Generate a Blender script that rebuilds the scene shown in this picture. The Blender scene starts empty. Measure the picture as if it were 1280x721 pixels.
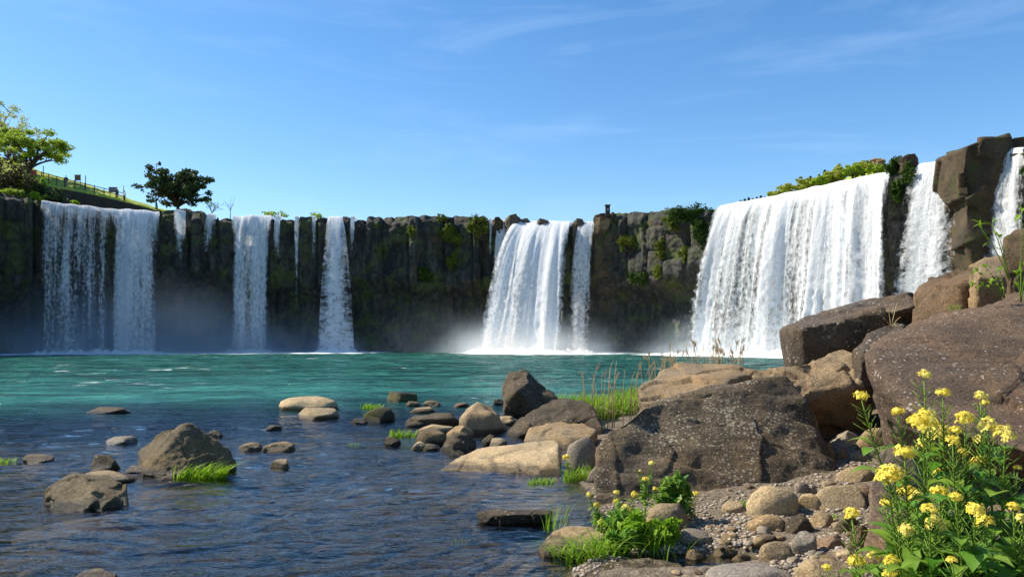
import bpy, bmesh, math, random
import numpy as np
from mathutils import Vector, Matrix

# ------------------------------------------------------------------ camera, sky, sun, exposure
S = bpy.context.scene
C = S.collection
EYE, F, HOR = 2.0, 1000.0, 423.0        # eye height over the pool (m), focal length and horizon row for a 1280 px wide frame
cam = bpy.data.cameras.new('camera'); camo = bpy.data.objects.new('camera', cam); C.objects.link(camo)
camo.location = (0, 0, EYE); camo.rotation_euler = (math.pi/2, 0, 0)
cam.sensor_width = 36; cam.lens = 36*F/1280; cam.shift_y = (HOR-360.5)/1280
cam.clip_start = 0.05; cam.clip_end = 5000
S.camera = camo

SUN = Vector((-0.70, 0.16, 0.69)).normalized()
sun_el = math.asin(SUN.z); sun_az = math.atan2(SUN.x, SUN.y)
w = bpy.data.worlds.new('World'); S.world = w; w.use_nodes = True
nt = w.node_tree; nt.nodes.clear()
def wn(t, **k):
    n = nt.nodes.new(t)
    for a, b in k.items(): setattr(n, a, b)
    return n
sky = wn('ShaderNodeTexSky', sky_type='NISHITA', sun_disc=False, sun_elevation=sun_el, sun_rotation=sun_az,
         altitude=200, air_density=1.0, dust_density=0.3, ozone_density=2.2)
hsv = wn('ShaderNodeHueSaturation'); hsv.inputs['Saturation'].default_value = 1.27; hsv.inputs['Hue'].default_value = 0.501
bg = wn('ShaderNodeBackground'); bg.inputs[1].default_value = 0.119
out = wn('ShaderNodeOutputWorld')
tc = wn('ShaderNodeTexCoord'); mp = wn('ShaderNodeMapping'); mp.inputs['Scale'].default_value = (1.2, 1.6, 7.0); mp.inputs['Rotation'].default_value = (0, -0.22, 0.3)
nz = wn('ShaderNodeTexNoise'); nz.inputs['Scale'].default_value = 2.3; nz.inputs['Detail'].default_value = 9; nz.inputs['Roughness'].default_value = 0.62; nz.inputs['Distortion'].default_value = 0.6
nz2 = wn('ShaderNodeTexNoise'); nz2.inputs['Scale'].default_value = 1.7; nz2.inputs['Detail'].default_value = 2
mr = wn('ShaderNodeMapRange'); mr.inputs[1].default_value = 0.50; mr.inputs[2].default_value = 0.85; mr.inputs[4].default_value = 0.22
mr2 = wn('ShaderNodeMapRange'); mr2.inputs[1].default_value = 0.42; mr2.inputs[2].default_value = 0.66
mul = wn('ShaderNodeMath', operation='MULTIPLY'); mix = wn('ShaderNodeMix', data_type='RGBA')
mix.inputs[7].default_value = (6.5, 7.6, 9.0, 1)
L = nt.links.new
L(tc.outputs['Generated'], mp.inputs[0]); L(mp.outputs[0], nz.inputs['Vector']); L(tc.outputs['Generated'], nz2.inputs['Vector'])
L(nz.outputs[0], mr.inputs[0]); L(nz2.outputs[0], mr2.inputs[0]); L(mr.outputs[0], mul.inputs[0]); L(mr2.outputs[0], mul.inputs[1])
L(sky.outputs[0], hsv.inputs['Color']); L(hsv.outputs[0], mix.inputs[6]); L(mul.outputs[0], mix.inputs[0])
L(mix.outputs[2], bg.inputs[0]); L(bg.outputs[0], out.inputs[0])

sl = bpy.data.lights.new('sun', 'SUN'); sl.energy = 5.0; sl.angle = math.radians(0.53); sl.color = (1.0, 0.91, 0.76)
slo = bpy.data.objects.new('sun', sl); C.objects.link(slo); slo.location = (0, 0, 60)
slo.rotation_euler = SUN.to_track_quat('Z', 'Y').to_euler()
S.view_settings.view_transform = 'Standard'; S.view_settings.look = 'None'; S.view_settings.gamma = 1
S.view_settings.use_curve_mapping = False; S.view_settings.exposure = 0.68
S.render.engine = 'CYCLES'
S.cycles.transparent_max_bounces = 32; S.cycles.max_bounces = 8; S.cycles.volume_bounces = 1; S.cycles.diffuse_bounces = 3
S.cycles.use_denoising = True; S.cycles.caustics_reflective = False; S.cycles.caustics_refractive = False

# ------------------------------------------------------------------ numbers, noise, mesh helpers
random.seed(5); RNG = np.random.RandomState(11)
_perm = RNG.permutation(256); _perm = np.concatenate([_perm, _perm, _perm])
_grad = RNG.normal(size=(256, 3)); _grad /= np.linalg.norm(_grad, axis=1)[:, None]
def pn(P):
    P = np.asarray(P, float); i = np.floor(P).astype(int); f = P - i; i &= 255
    u = f*f*f*(f*(f*6-15)+10); r = 0
    for dx in (0, 1):
        for dy in (0, 1):
            for dz in (0, 1):
                h = _perm[_perm[_perm[i[..., 0]+dx] + i[..., 1]+dy] + i[..., 2]+dz]
                d = (_grad[h] * (f - np.array([dx, dy, dz]))).sum(-1)
                r = r + d * (u[..., 0] if dx else 1-u[..., 0]) * (u[..., 1] if dy else 1-u[..., 1]) * (u[..., 2] if dz else 1-u[..., 2])
    return r*1.6
def fbm(P, oct=4, gain=0.5):
    P = np.asarray(P, float); a, s, r = 1.0, 1.0, 0
    for k in range(oct): r = r + a*pn(P*s + 17.3*k); a *= gain; s *= 2.03
    return r
def sstep(a, b, x):
    t = np.clip((np.asarray(x, float)-a)/(b-a), 0, 1); return t*t*(3-2*t)
def P(px, py, Y): return Vector(((px-640)/F*Y, Y, EYE-(py-HOR)/F*Y))
def newobj(name, me, mat=None, parent=None):
    o = bpy.data.objects.new(name, me); C.objects.link(o)
    if mat: me.materials.append(mat)
    if parent: o.parent = parent
    return o
def tag(o, label=None, cat=None, group=None, kind=None):
    for k, v in (('label', label), ('category', cat), ('group', group), ('kind', kind)):
        if v: o[k] = v
    return o
def empty(name, loc, label, cat, group=None):
    o = bpy.data.objects.new(name, None); C.objects.link(o); o.location = loc; o.empty_display_size = .2
    return tag(o, label, cat, group)
def setattr_f(me, name, arr):
    a = me.attributes.new(name, 'FLOAT', 'POINT'); a.data.foreach_set('value', np.asarray(arr, np.float32).ravel())
def mesh_np(name, V, Fc, smooth=True):
    me = bpy.data.meshes.new(name); V = np.asarray(V, np.float32)
    if isinstance(Fc, np.ndarray):
        n, k = Fc.shape
        me.vertices.add(len(V)); me.vertices.foreach_set('co', V.ravel())
        me.loops.add(n*k); me.loops.foreach_set('vertex_index', Fc.ravel().astype(np.int32))
        me.polygons.add(n); me.polygons.foreach_set('loop_start', np.arange(0, n*k, k, dtype=np.int32))
        me.update(calc_edges=True)
    else:
        me.from_pydata([tuple(v) for v in V], [], Fc)
    if smooth: me.polygons.foreach_set('use_smooth', np.ones(len(me.polygons), bool))
    me.update(); return me
def gridfaces(nr, nc, off=0):
    r, c = np.meshgrid(np.arange(nr-1), np.arange(nc-1), indexing='ij'); a = (r*nc+c).ravel()+off
    return np.stack([a, a+1, a+nc+1, a+nc], 1)
class MB:
    """collects pieces and builds ONE mesh object"""
    def __init__(s): s.v, s.f, s.n = [], [], 0
    def add(s, V, Fc):
        V = np.asarray(V, float); s.v.append(V); s.f += [tuple(int(i)+s.n for i in f) for f in Fc]; s.n += len(V)
    def tube(s, pts, rad, n=6):
        pts = [Vector(p) for p in pts]; V = []
        up = Vector((0.13, 0.21, 1))
        for i, p in enumerate(pts):
            t = (pts[min(i+1, len(pts)-1)] - pts[max(i-1, 0)]).normalized()
            if abs(t.dot(up.normalized())) > .95: up = Vector((1, .2, 0))
            x = t.cross(up).normalized(); y = x.cross(t)
            for k in range(n):
                a = 2*math.pi*k/n; V.append(p + (math.cos(a)*x + math.sin(a)*y)*float(rad[i]))
        Fc = []
        for i in range(len(pts)-1):
            for k in range(n): Fc.append((i*n+k, i*n+(k+1) % n, (i+1)*n+(k+1) % n, (i+1)*n+k))
        Fc.append(tuple(range(n))[::-1]); Fc.append(tuple(range((len(pts)-1)*n, len(pts)*n)))
        s.add(V, Fc)
    def box(s, c, sz, rz=0):
        V = [Vector(((i-.5)*sz[0], (j-.5)*sz[1], (k-.5)*sz[2])) for k in (0, 1) for j in (0, 1) for i in (0, 1)]
        R = Matrix.Rotation(rz, 3, 'Z'); V = [R @ v + Vector(c) for v in V]
        s.add(V, [(0, 2, 3, 1), (4, 5, 7, 6), (0, 1, 5, 4), (1, 3, 7, 5), (3, 2, 6, 7), (2, 0, 4, 6)])
    def strip(s, pts, wid, side):
        V = []
        for p, ww in zip(pts, wid): V += [Vector(p)-side*ww/2, Vector(p)+side*ww/2]
        s.add(V, [(2*i, 2*i+1, 2*i+3, 2*i+2) for i in range(len(pts)-1)])
    def build(s, name, mat, parent=None, smooth=True):
        V = np.concatenate(s.v) if s.v else np.zeros((0, 3))
        return newobj(name, mesh_np(name, V, s.f, smooth), mat, parent)

# ------------------------------------------------------------------ materials
def mat_new(name):
    m = bpy.data.materials.new(name); m.use_nodes = True; m.node_tree.nodes.clear()
    T = m.node_tree
    def N(t, ins=None, **k):
        n = T.nodes.new(t)
        for a, b in k.items(): setattr(n, a, b)
        for a, b in (ins or {}).items():
            if hasattr(b, 'is_output'): T.links.new(b, n.inputs[a])
            else: n.inputs[a].default_value = b
        return n
    return m, T, N
def c4(c): return (c[0], c[1], c[2], 1)
def rock_mat(name, c1, c2, dark=(.02, .018, .015), lichen=0.0, lcol=(.45, .43, .36), moss=0.0, scale=1.0, bump=0.5, wet=True, strata=0.0, mosscol=(.05, .075, .012), rough=.85, lsize=16):
    m, T, N = mat_new(name)
    tc = N('ShaderNodeTexCoord'); oi = N('ShaderNodeObjectInfo'); ge = N('ShaderNodeNewGeometry')
    off = N('ShaderNodeVectorMath', {0: oi.outputs['Random'], 1: (31.0, 17.0, 11.0)}, operation='MULTIPLY')
    co = N('ShaderNodeVectorMath', {0: tc.outputs['Object'], 1: off.outputs[0]}, operation='ADD').outputs[0]
    n1 = N('ShaderNodeTexNoise', {'Vector': co, 'Scale': 1.6*scale, 'Detail': 8, 'Roughness': .65})
    n2 = N('ShaderNodeTexNoise', {'Vector': co, 'Scale': 9*scale, 'Detail': 8, 'Roughness': .7})
    n3 = N('ShaderNodeTexNoise', {'Vector': co, 'Scale': 45*scale, 'Detail': 5, 'Roughness': .7})
    r1 = N('ShaderNodeMapRange', {0: n1.outputs[0], 1: .35, 2: .65})
    col = N('ShaderNodeMix', {0: r1.outputs[0], 6: c4(c1), 7: c4(c2)}, data_type='RGBA').outputs[2]
    r2 = N('ShaderNodeMapRange', {0: n2.outputs[0], 1: .52, 2: .72, 4: .75})
    col = N('ShaderNodeMix', {0: r2.outputs[0], 6: col, 7: c4(dark)}, data_type='RGBA').outputs[2]
    r3 = N('ShaderNodeMapRange', {0: n3.outputs[0], 1: .35, 2: .68, 3: .5, 4: 1.5})
    col = N('ShaderNodeMix', {0: 1.0, 6: col, 7: r3.outputs[0]}, data_type='RGBA', blend_type='MULTIPLY').outputs[2]
    n0 = N('ShaderNodeTexNoise', {'Vector': co, 'Scale': .75*scale, 'Detail': 6, 'Roughness': .6, 'Distortion': .8})
    r0 = N('ShaderNodeMapRange', {0: n0.outputs[0], 1: .38, 2: .62})
    st0 = N('ShaderNodeMix', {0: r0.outputs[0], 6: (.86, .88, .90, 1), 7: (1.14, 1.03, .87, 1)}, data_type='RGBA').outputs[2]
    col = N('ShaderNodeMix', {0: 1.0, 6: col, 7: st0}, data_type='RGBA', blend_type='MULTIPLY').outputs[2]
    rv = N('ShaderNodeMapRange', {0: oi.outputs['Random'], 3: .82, 4: 1.15})
    col = N('ShaderNodeMix', {0: 1.0, 6: col, 7: rv.outputs[0]}, data_type='RGBA', blend_type='MULTIPLY').outputs[2]
    h = N('ShaderNodeMath', {0: n2.outputs[0], 1: n3.outputs[0]}, operation='ADD').outputs[0]
    if strata:
        mpp = N('ShaderNodeMapping', {0: co, 'Rotation': (.25, .5, 0), 'Scale': (.6, .6, 6)})
        st = N('ShaderNodeTexNoise', {'Vector': mpp.outputs[0], 'Scale': 2.2*scale, 'Detail': 6, 'Roughness': .6})
        h = N('ShaderNodeMath', {0: st.outputs[0], 1: strata*3, 2: h}, operation='MULTIPLY_ADD').outputs[0]
        rs = N('ShaderNodeMapRange', {0: st.outputs[0], 1: .5, 2: .62, 4: .6*min(1, strata)})
        col = N('ShaderNodeMix', {0: rs.outputs[0], 6: col, 7: c4(dark)}, data_type='RGBA').outputs[2]
    if lichen:
        wc = N('ShaderNodeVectorMath', {0: n2.outputs['Color'], 1: (.06, .06, .06), 2: co}, operation='MULTIPLY_ADD').outputs[0]
        vo = N('ShaderNodeTexVoronoi', {'Vector': wc, 'Scale': lsize*scale, 'Randomness': 1.0})
        ln = N('ShaderNodeTexNoise', {'Vector': co, 'Scale': 2.2*scale, 'Detail': 4})
        th = N('ShaderNodeMapRange', {0: ln.outputs[0], 1: .33, 2: .62, 3: .08, 4: .10+.55*lichen})
        l1 = N('ShaderNodeMath', {0: th.outputs[0], 1: vo.outputs['Distance']}, operation='SUBTRACT')
        lm = N('ShaderNodeMapRange', {0: l1.outputs[0], 1: 0, 2: .07, 4: .85})
        col = N('ShaderNodeMix', {0: lm.outputs[0], 6: col, 7: c4(lcol)}, data_type='RGBA').outputs[2]
    if moss:
        mn = N('ShaderNodeTexNoise', {'Vector': co, 'Scale': 1.3*scale, 'Detail': 7, 'Roughness': .7})
        mm = N('ShaderNodeMapRange', {0: mn.outputs[0], 1: .64-.2*moss, 2: .72-.2*moss, 4: .9})
        col = N('ShaderNodeMix', {0: mm.outputs[0], 6: col, 7: c4(mosscol)}, data_type='RGBA').outputs[2]
    ro = rough
    if wet:   # stones standing in the river are soaked to just above the waterline
        zz = N('ShaderNodeSeparateXYZ', {0: ge.outputs['Position']}).outputs[2]
        zz = N('ShaderNodeMath', {0: n2.outputs[0], 1: -.12, 2: zz}, operation='MULTIPLY_ADD').outputs[0]
        wm = N('ShaderNodeMapRange', {0: zz, 1: .0, 2: .05, 3: 1, 4: 0})
        dk = N('ShaderNodeMix', {0: 1.0, 6: col, 7: (.28, .26, .20, 1)}, data_type='RGBA', blend_type='MULTIPLY').outputs[2]
        col = N('ShaderNodeMix', {0: wm.outputs[0], 6: col, 7: dk}, data_type='RGBA').outputs[2]
        ro = N('ShaderNodeMapRange', {0: wm.outputs[0], 3: rough, 4: .35}).outputs[0]
    bp = N('ShaderNodeBump', {'Height': h, 'Strength': min(1, bump*1.35), 'Distance': .04/scale})
    b = N('ShaderNodeBsdfPrincipled', {'Base Color': col, 'Roughness': ro, 'Normal': bp.outputs[0]})
    b.inputs['Specular IOR Level'].default_value = .3
    N('ShaderNodeOutputMaterial', {0: b.outputs[0]})
    return m
def leaf_mat(name, c1, c2, trans=.35, rough=.55, spec=.3):
    m, T, N = mat_new(name)
    ge = N('ShaderNodeNewGeometry')
    col = N('ShaderNodeMix', {0: ge.outputs['Random Per Island'], 6: c4(c1), 7: c4(c2)}, data_type='RGBA').outputs[2]
    b = N('ShaderNodeBsdfPrincipled', {'Base Color': col, 'Roughness': rough}); b.inputs['Specular IOR Level'].default_value = spec
    tl = N('ShaderNodeBsdfTranslucent', {0: col})
    mx = N('ShaderNodeMixShader', {0: trans, 1: b.outputs[0], 2: tl.outputs[0]})
    N('ShaderNodeOutputMaterial', {0: mx.outputs[0]}); return m
def plain_mat(name, c, rough=.6, metal=0, var=.25, scale=8):
    m, T, N = mat_new(name)
    tc = N('ShaderNodeTexCoord'); n = N('ShaderNodeTexNoise', {'Vector': tc.outputs['Object'], 'Scale': scale, 'Detail': 5})
    r = N('ShaderNodeMapRange', {0: n.outputs[0], 3: 1-var, 4: 1+var})
    col = N('ShaderNodeMix', {0: 1.0, 6: c4(c), 7: r.outputs[0]}, data_type='RGBA', blend_type='MULTIPLY').outputs[2]
    b = N('ShaderNodeBsdfPrincipled', {'Base Color': col, 'Roughness': rough, 'Metallic': metal})
    N('ShaderNodeOutputMaterial', {0: b.outputs[0]}); return m
M = dict(
    tan=rock_mat('tan_stone', (.36, .27, .155), (.26, .19, .105), dark=(.10, .075, .05), bump=.5),
    tanl=rock_mat('pale_tan_stone', (.42, .33, .20), (.33, .255, .15), dark=(.16, .125, .085), bump=.35),
    darks=rock_mat('dark_stone', (.13, .100, .062), (.08, .064, .042), dark=(.03, .026, .02), lichen=.25, bump=.7),
    olive=rock_mat('olive_stone', (.22, .175, .105), (.15, .12, .07), dark=(.05, .04, .025), moss=.35, mosscol=(.10, .085, .03), bump=.9),
    grey=rock_mat('grey_stone', (.29, .25, .195), (.21, .18, .14), dark=(.10, .09, .075), bump=.3),
    main=rock_mat('lichen_boulder_stone', (.215, .165, .105), (.125, .096, .062), dark=(.025, .02, .016), lichen=.62, lcol=(.42, .38, .28), bump=.9, strata=.5, lsize=26, scale=.8),
    brown=rock_mat('brown_lava_stone', (.25, .17, .11), (.155, .105, .068), dark=(.055, .037, .028), lichen=.30, lcol=(.46, .42, .36), bump=1.0, strata=.55, lsize=17, scale=.8),
    slab=rock_mat('black_slab_stone', (.16, .12, .085), (.07, .055, .042), dark=(.02, .016, .013), lichen=.4, lcol=(.4, .37, .3), bump=.9, scale=.7),
    rust=rock_mat('rusty_boulder_stone', (.20, .135, .078), (.12, .085, .052), dark=(.05, .035, .022), bump=.9, scale=.8),
    block=rock_mat('sandy_block_stone', (.33, .245, .145), (.25, .185, .108), dark=(.15, .10, .06), bump=.6, strata=.25, scale=.9),
    pink=rock_mat('pinkish_stone', (.24, .165, .11), (.17, .115, .075), dark=(.11, .08, .06), bump=.5),
    red=rock_mat('reddish_stone', (.30, .15, .09), (.22, .12, .08), dark=(.12, .07, .05), bump=.4),
    mossy=rock_mat('mossy_stone', (.10, .09, .05), (.06, .055, .03), dark=(.025, .025, .015), moss=.9, mosscol=(.09, .09, .02), bump=.7),
    lip=rock_mat('cliff_top_stone', (.20, .165, .12), (.10, .085, .07), dark=(.025, .022, .018), lichen=.0, moss=.3, mosscol=(.07, .075, .015), bump=1.0, scale=.35, wet=False),
    outcrop=rock_mat('brown_outcrop_stone', (.14, .10, .058), (.05, .04, .028), dark=(.018, .015, .012), moss=.5, mosscol=(.06, .08, .015), bump=1.0, scale=.4, wet=False),
)
LM = dict(
    spring=leaf_mat('spring_leaves', (.24, .37, .03), (.36, .45, .055), .5),
    bright=leaf_mat('bright_grass', (.19, .36, .015), (.29, .45, .03), .45),
    dark=leaf_mat('dark_leaves', (.03, .065, .018), (.065, .105, .03), .25),
    olive=leaf_mat('olive_leaves', (.045, .07, .015), (.10, .085, .03), .25),
    rusty=leaf_mat('rusty_leaves', (.10, .05, .03), (.075, .07, .02), .25),
    moss=leaf_mat('cliff_leaves', (.09, .14, .012), (.20, .22, .025), .35),
    mossd=leaf_mat('dark_cliff_leaves', (.03, .07, .008), (.07, .13, .012), .3),
    rape=leaf_mat('broad_leaves', (.10, .27, .03), (.26, .38, .05), .45, .45, .4),
    rapes=leaf_mat('rapeseed_stems', (.15, .26, .03), (.20, .32, .05), .35),
    flower=leaf_mat('yellow_petals', (.86, .68, .06), (.92, .80, .16), .35),
    flowerp=leaf_mat('pale_yellow_petals', (.85, .72, .12), (.90, .80, .25), .35),
    dry=leaf_mat('dry_straw', (.38, .27, .12), (.50, .38, .20), .2),
    plume=leaf_mat('dry_plumes', (.50, .36, .18), (.60, .46, .27), .3),
    fir=leaf_mat('conifer_needles', (.012, .028, .012), (.022, .04, .016), .1),
    wood1=leaf_mat('wood_spring_leaves', (.32, .38, .05), (.44, .45, .09), .5),
)
BARK = plain_mat('bark', (.05, .04, .03), .9, var=.5)
BARKG = plain_mat('grey_bark', (.16, .14, .12), .9, var=.4)
METAL = plain_mat('dark_painted_metal', (.03, .035, .045), .5, .3)
WOODP = plain_mat('weathered_timber', (.09, .065, .045), .9)
# ------------------------------------------------------------------ cliff line (plan), lip heights
_pl = np.array([(-500, 60), (-200, 85), (0, 105), (50, 108), (140, 112), (290, 118), (440, 121), (600, 121), (740, 118), (790, 116),
                (905, 103), (1110, 87), (1270, 76), (1450, 64), (1800, 45)], float)
_zp = np.array([(-500, 215), (-50, 236), (0, 240), (50, 253), (140, 263), (200, 266), (215, 263), (240, 267), (290, 272), (345, 271), (410, 273), (440, 272),
                (480, 270), (520, 267), (570, 269), (600, 273), (640, 278), (745, 279), (770, 266), (790, 262), (860, 262), (905, 259), (975, 246), (1113, 216.5),
                (1118, 206), (1140, 205), (1150, 207), (1182, 204), (1190, 196), (1210, 190), (1262, 184), (1268, 188), (1285, 187), (1300, 190), (1400, 150), (1800, 60)], float)
_px = np.arange(-500, 1801, 1.0)
def _sm(a, k):
    pad = np.concatenate([np.full(k, a[0]), a, np.full(k, a[-1])]); ker = np.hanning(2*k+3)[1:-1]; ker /= ker.sum()
    return np.convolve(pad, ker, 'valid')
_Y = _sm(np.interp(_px, _pl[:, 0], _pl[:, 1]), 40); _X = (_px-640)/F*_Y
_s = np.concatenate([[0], np.cumsum(np.hypot(np.diff(_X), np.diff(_Y)))])
_tx, _ty = np.gradient(_X), np.gradient(_Y); _l = np.hypot(_tx, _ty); _tx /= _l; _ty /= _l
_tx, _ty = _sm(_tx, 25), _sm(_ty, 25)
def cliff(px):
    f = lambda a: np.interp(px, _px, a)
    return f(_X), f(_Y), f(_tx), f(_ty), f(_s)      # point and tangent; the outward normal is (ty, -tx)
def lip_z(px):
    return EYE-(np.interp(px, _zp[:, 0], _zp[:, 1])-HOR)/F*np.interp(px, _px, _Y)
# waterfalls: (px0, px1, throw, spread left m, spread right m, density, end fraction, layers, label)
FALLS = [
    (52, 141, 2.2, .8, .0, 0.54, 1, 2, 'wide see-through waterfall at the left end of the dark cliff'),
    (140, 199, 2.4, .5, .0, 0.68, 1, 2, 'denser white waterfall joined to the wide see-through one at far left'),
    (219, 232, 1.1, .5, .1, 0.64, .6, 2, 'short faint trickle under the broad dark tree on the cliff'),
    (261, 271, 1.3, 1.8, -.6, 0.62, .8, 2, 'faint slanting trickle below the two bare saplings'),
    (292, 340, 2.3, .3, .1, 0.70, 1, 2, 'narrow white waterfall right of the bare saplings, third of the full height ones'),
    (345, 351, .9, .5, .0, 0.70, .42, 2, 'short thin trickle just right of the third white waterfall'),
    (369, 374, 1.1, .1, .2, 0.66, .97, 2, 'long thread of water between the two narrow white waterfalls'),
    (391, 395, .9, .4, .0, 0.62, .66, 2, 'thin broken thread of water next to the narrowest tall waterfall'),
    (412, 426, 2.3, 1.3, 2.3, 0.82, 1, 3, 'narrowest tall waterfall, a single white column widening downward'),
    (439.5, 444, 1.0, .4, .0, 0.66, .5, 2, 'wispy trickle right of the narrowest tall waterfall'),
    (613.5, 616.5, .9, .3, .0, 0.68, .6, 2, 'hair thin trickle left of the central bulging waterfall'),
    (625, 634, 1.3, 1.0, -.3, 0.84, .8, 2, 'thin white stream left of the dark rounded rock by the central waterfall'),
    (652, 714, 4.6, 5.0, -.1, 0.90, 1, 3, 'central thick white waterfall bulging far out over the pool'),
    (727, 744, 2.0, 1.6, .2, 0.70, 1, 2, 'slim waterfall between the central bulging one and the post topped column'),
    (907, 1114, 3.1, 1.6, 3.2, 0.72, 1, 2, 'broadest white waterfall, a long curtain below the green hill'),
    (1157, 1194, 1.8, 2.8, 2.4, 0.80, 1, 2, 'waterfall between the leafy cliff column and the brown outcrop'),
    (1254, 1288, 1.7, .8, 2.2, 0.74, 1, 2, 'waterfall right of the brown outcrop, cut by the picture edge'),
]
# ------------------------------------------------------------------ cliff
def build_cliff():
    s_all = np.arange(0, _s[-1], .19); px = np.interp(s_all, _s, _px)
    X, Y, tx, ty, s = cliff(px); nx, ny = ty, -tx; ztop = lip_z(px)
    infall = np.zeros(len(px))
    for f in FALLS:
        if f[1]-f[0] > 3: infall = np.maximum(infall, ((px > f[0]-1) & (px < f[1]+1))*1.0)
    R = np.random.RandomState(3); b = [0.0]
    while b[-1] < s[-1]+4: b.append(b[-1]+R.choice([1.0, 1.5, 2.1, 2.8, 3.6])*R.uniform(.8, 1.2))
    b = np.array(b); ci = np.searchsorted(b, s, 'right')-1; fr = (s-b[ci])/(b[ci+1]-b[ci])*2-1
    off = R.uniform(-.7, .9, len(b)); topj = R.uniform(-.45, .3, len(b)); rnd = R.uniform(.3, .9, len(b))
    nr = 118; t = np.linspace(0, 1, nr)[:, None]
    zt = ztop + topj[ci]*(1-infall) - .22*np.abs(fr)**6*(1-infall) - .45*infall + .25*pn(np.stack([s*.9, s*0, s*0], -1))*(1-infall) + .55*pn(np.stack([s*.2, s*0+7, s*0], -1))*(1-infall)
    Z = -2.5 + (zt+2.5)[None, :]*t
    h = np.clip(Z/18, 0, 1)
    tilt = R.normal(0, .28, len(b)); bulge = rnd[ci]*.8*(1-np.abs(fr)**10) + tilt[ci]*fr
    blk = np.floor(Z/3.4 + 7*np.sin(ci*12.9)[None, :]); bo = np.sin(blk*78.2+ci[None, :]*37.7)*.34
    bf = Z/3.4 + 7*np.sin(ci*12.9)[None, :]; bf = np.abs(bf-np.floor(bf)-.5)*2
    up = sstep(.38, .62, h+.12*pn(np.stack([s*.12, s*0, s*0+4], -1))[None, :])
    sg = np.broadcast_to(s, Z.shape)
    Pn = np.stack([sg, Z, sg*0], -1)
    o = (off[ci]+bulge)[None, :]*(.3+.7*up) + bo*up*(1-bf**6) - .35*bf**8*up
    o = o - (1-up)*(2.1+.8*sstep(.1, .4, h)) + fbm(Pn*np.array([.3, .25, 1]), 3)*.55*(1-.35*up) + fbm(Pn*1.5+9, 4, .6)*.15
    o = o + .5*sstep(.1, 0, h)
    top = sstep(.93, 1.0, t*np.ones_like(Z)); o = o - top**2*.7*(1-infall) - top*.35*infall
    V = np.stack([X+nx*o, Y+ny*o, Z], -1)
    rows = [V]
    for k, (bk, dz) in enumerate([(.6, -.05), (1.6, .1), (3.5, 0), (8, -.3), (20, -.6), (60, -1), (150, -2)]):
        Zb = zt+dz; rows.append(np.stack([X+nx*(o[-1]-bk), Y+ny*(o[-1]-bk), Zb], -1)[None])
    V = np.concatenate(rows); n1, n2 = V.shape[:2]
    me = mesh_np('cliff', V.reshape(-1, 3), gridfaces(n1, n2))
    m, T, N = mat_new('basalt_cliff')
    ge = N('ShaderNodeNewGeometry'); co = ge.outputs['Position']
    mpv = N('ShaderNodeMapping', {0: co, 'Scale': (1, 1, .18)})
    n1_ = N('ShaderNodeTexNoise', {'Vector': mpv.outputs[0], 'Scale': 1.1, 'Detail': 9, 'Roughness': .68})
    n2_ = N('ShaderNodeTexNoise', {'Vector': co, 'Scale': 1.6, 'Detail': 9, 'Roughness': .7})
    n3_ = N('ShaderNodeTexNoise', {'Vector': co, 'Scale': .23, 'Detail': 6, 'Roughness': .65})
    a = N('ShaderNodeMapRange', {0: n1_.outputs[0], 1: .42, 2: .70})
    col = N('ShaderNodeMix', {0: a.outputs[0], 6: (.013, .014, .012, 1), 7: (.10, .092, .072, 1)}, data_type='RGBA').outputs[2]
    b_ = N('ShaderNodeMapRange', {0: n3_.outputs[0], 1: .57, 2: .7, 4: .7})
    col = N('ShaderNodeMix', {0: b_.outputs[0], 6: col, 7: (.13, .075, .04, 1)}, data_type='RGBA').outputs[2]
    g = N('ShaderNodeTexNoise', {'Vector': co, 'Scale': .33, 'Detail': 8, 'Roughness': .72})
    gm = N('ShaderNodeMapRange', {0: g.outputs[0], 1: .505, 2: .59, 4: .85})
    gc = N('ShaderNodeMix', {0: n2_.outputs[0], 6: (.03, .055, .008, 1), 7: (.10, .115, .02, 1)}, data_type='RGBA').outputs[2]
    col = N('ShaderNodeMix', {0: gm.outputs[0], 6: col, 7: gc}, data_type='RGBA').outputs[2]
    cr = N('ShaderNodeMapRange', {0: n2_.outputs[0], 1: .3, 2: .7, 3: .45, 4: 1.5})
    col = N('ShaderNodeMix', {0: 1.0, 6: col, 7: cr.outputs[0]}, data_type='RGBA', blend_type='MULTIPLY').outputs[2]
    hh = N('ShaderNodeMath', {0: n1_.outputs[0], 1: n2_.outputs[0]}, operation='ADD')
    bp = N('ShaderNodeBump', {'Height': hh.outputs[0], 'Strength': .9, 'Distance': .5})
    bs = N('ShaderNodeBsdfPrincipled', {'Base Color': col, 'Roughness': .8, 'Normal': bp.outputs[0]})
    N('ShaderNodeOutputMaterial', {0: bs.outputs[0]})
    ob = newobj('cliff', me, m); tag(ob, 'dark columnar basalt cliff curving round the pool', 'cliff', kind='structure')
    return V[:n1-7], px, zt
CV, CPX, CZT = build_cliff()
def cliff_at(px, py):
    """point of the cliff face that shows near image column px at the height of row py"""
    d = EYE-(py-HOR)/F*np.interp(px, _px, _Y)
    sel = np.abs(CPX-px) < 25; V = CV[:, sel].reshape(-1, 3)
    q = 640+F*V[:, 0]/V[:, 1]; r = HOR-(V[:, 2]-EYE)/V[:, 1]*F
    k = np.argmin((q-px)**2+(r-py)**2+V[:, 1]*.01); return Vector(V[k])

# ------------------------------------------------------------------ ground (river bed, beach, bank) in one sheet
_sh = np.array([(-10, -.8), (0, -.6), (2.6, -.25), (4.5, .2), (6.7, .62), (7.5, .78), (9.2, 1.0), (10.5, 1.0), (12, .95), (14, 1.15), (17, 1.8), (20, 2.6), (30, 5.2), (50, 17), (70, 28), (90, 45), (200, 80)], float)
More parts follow.
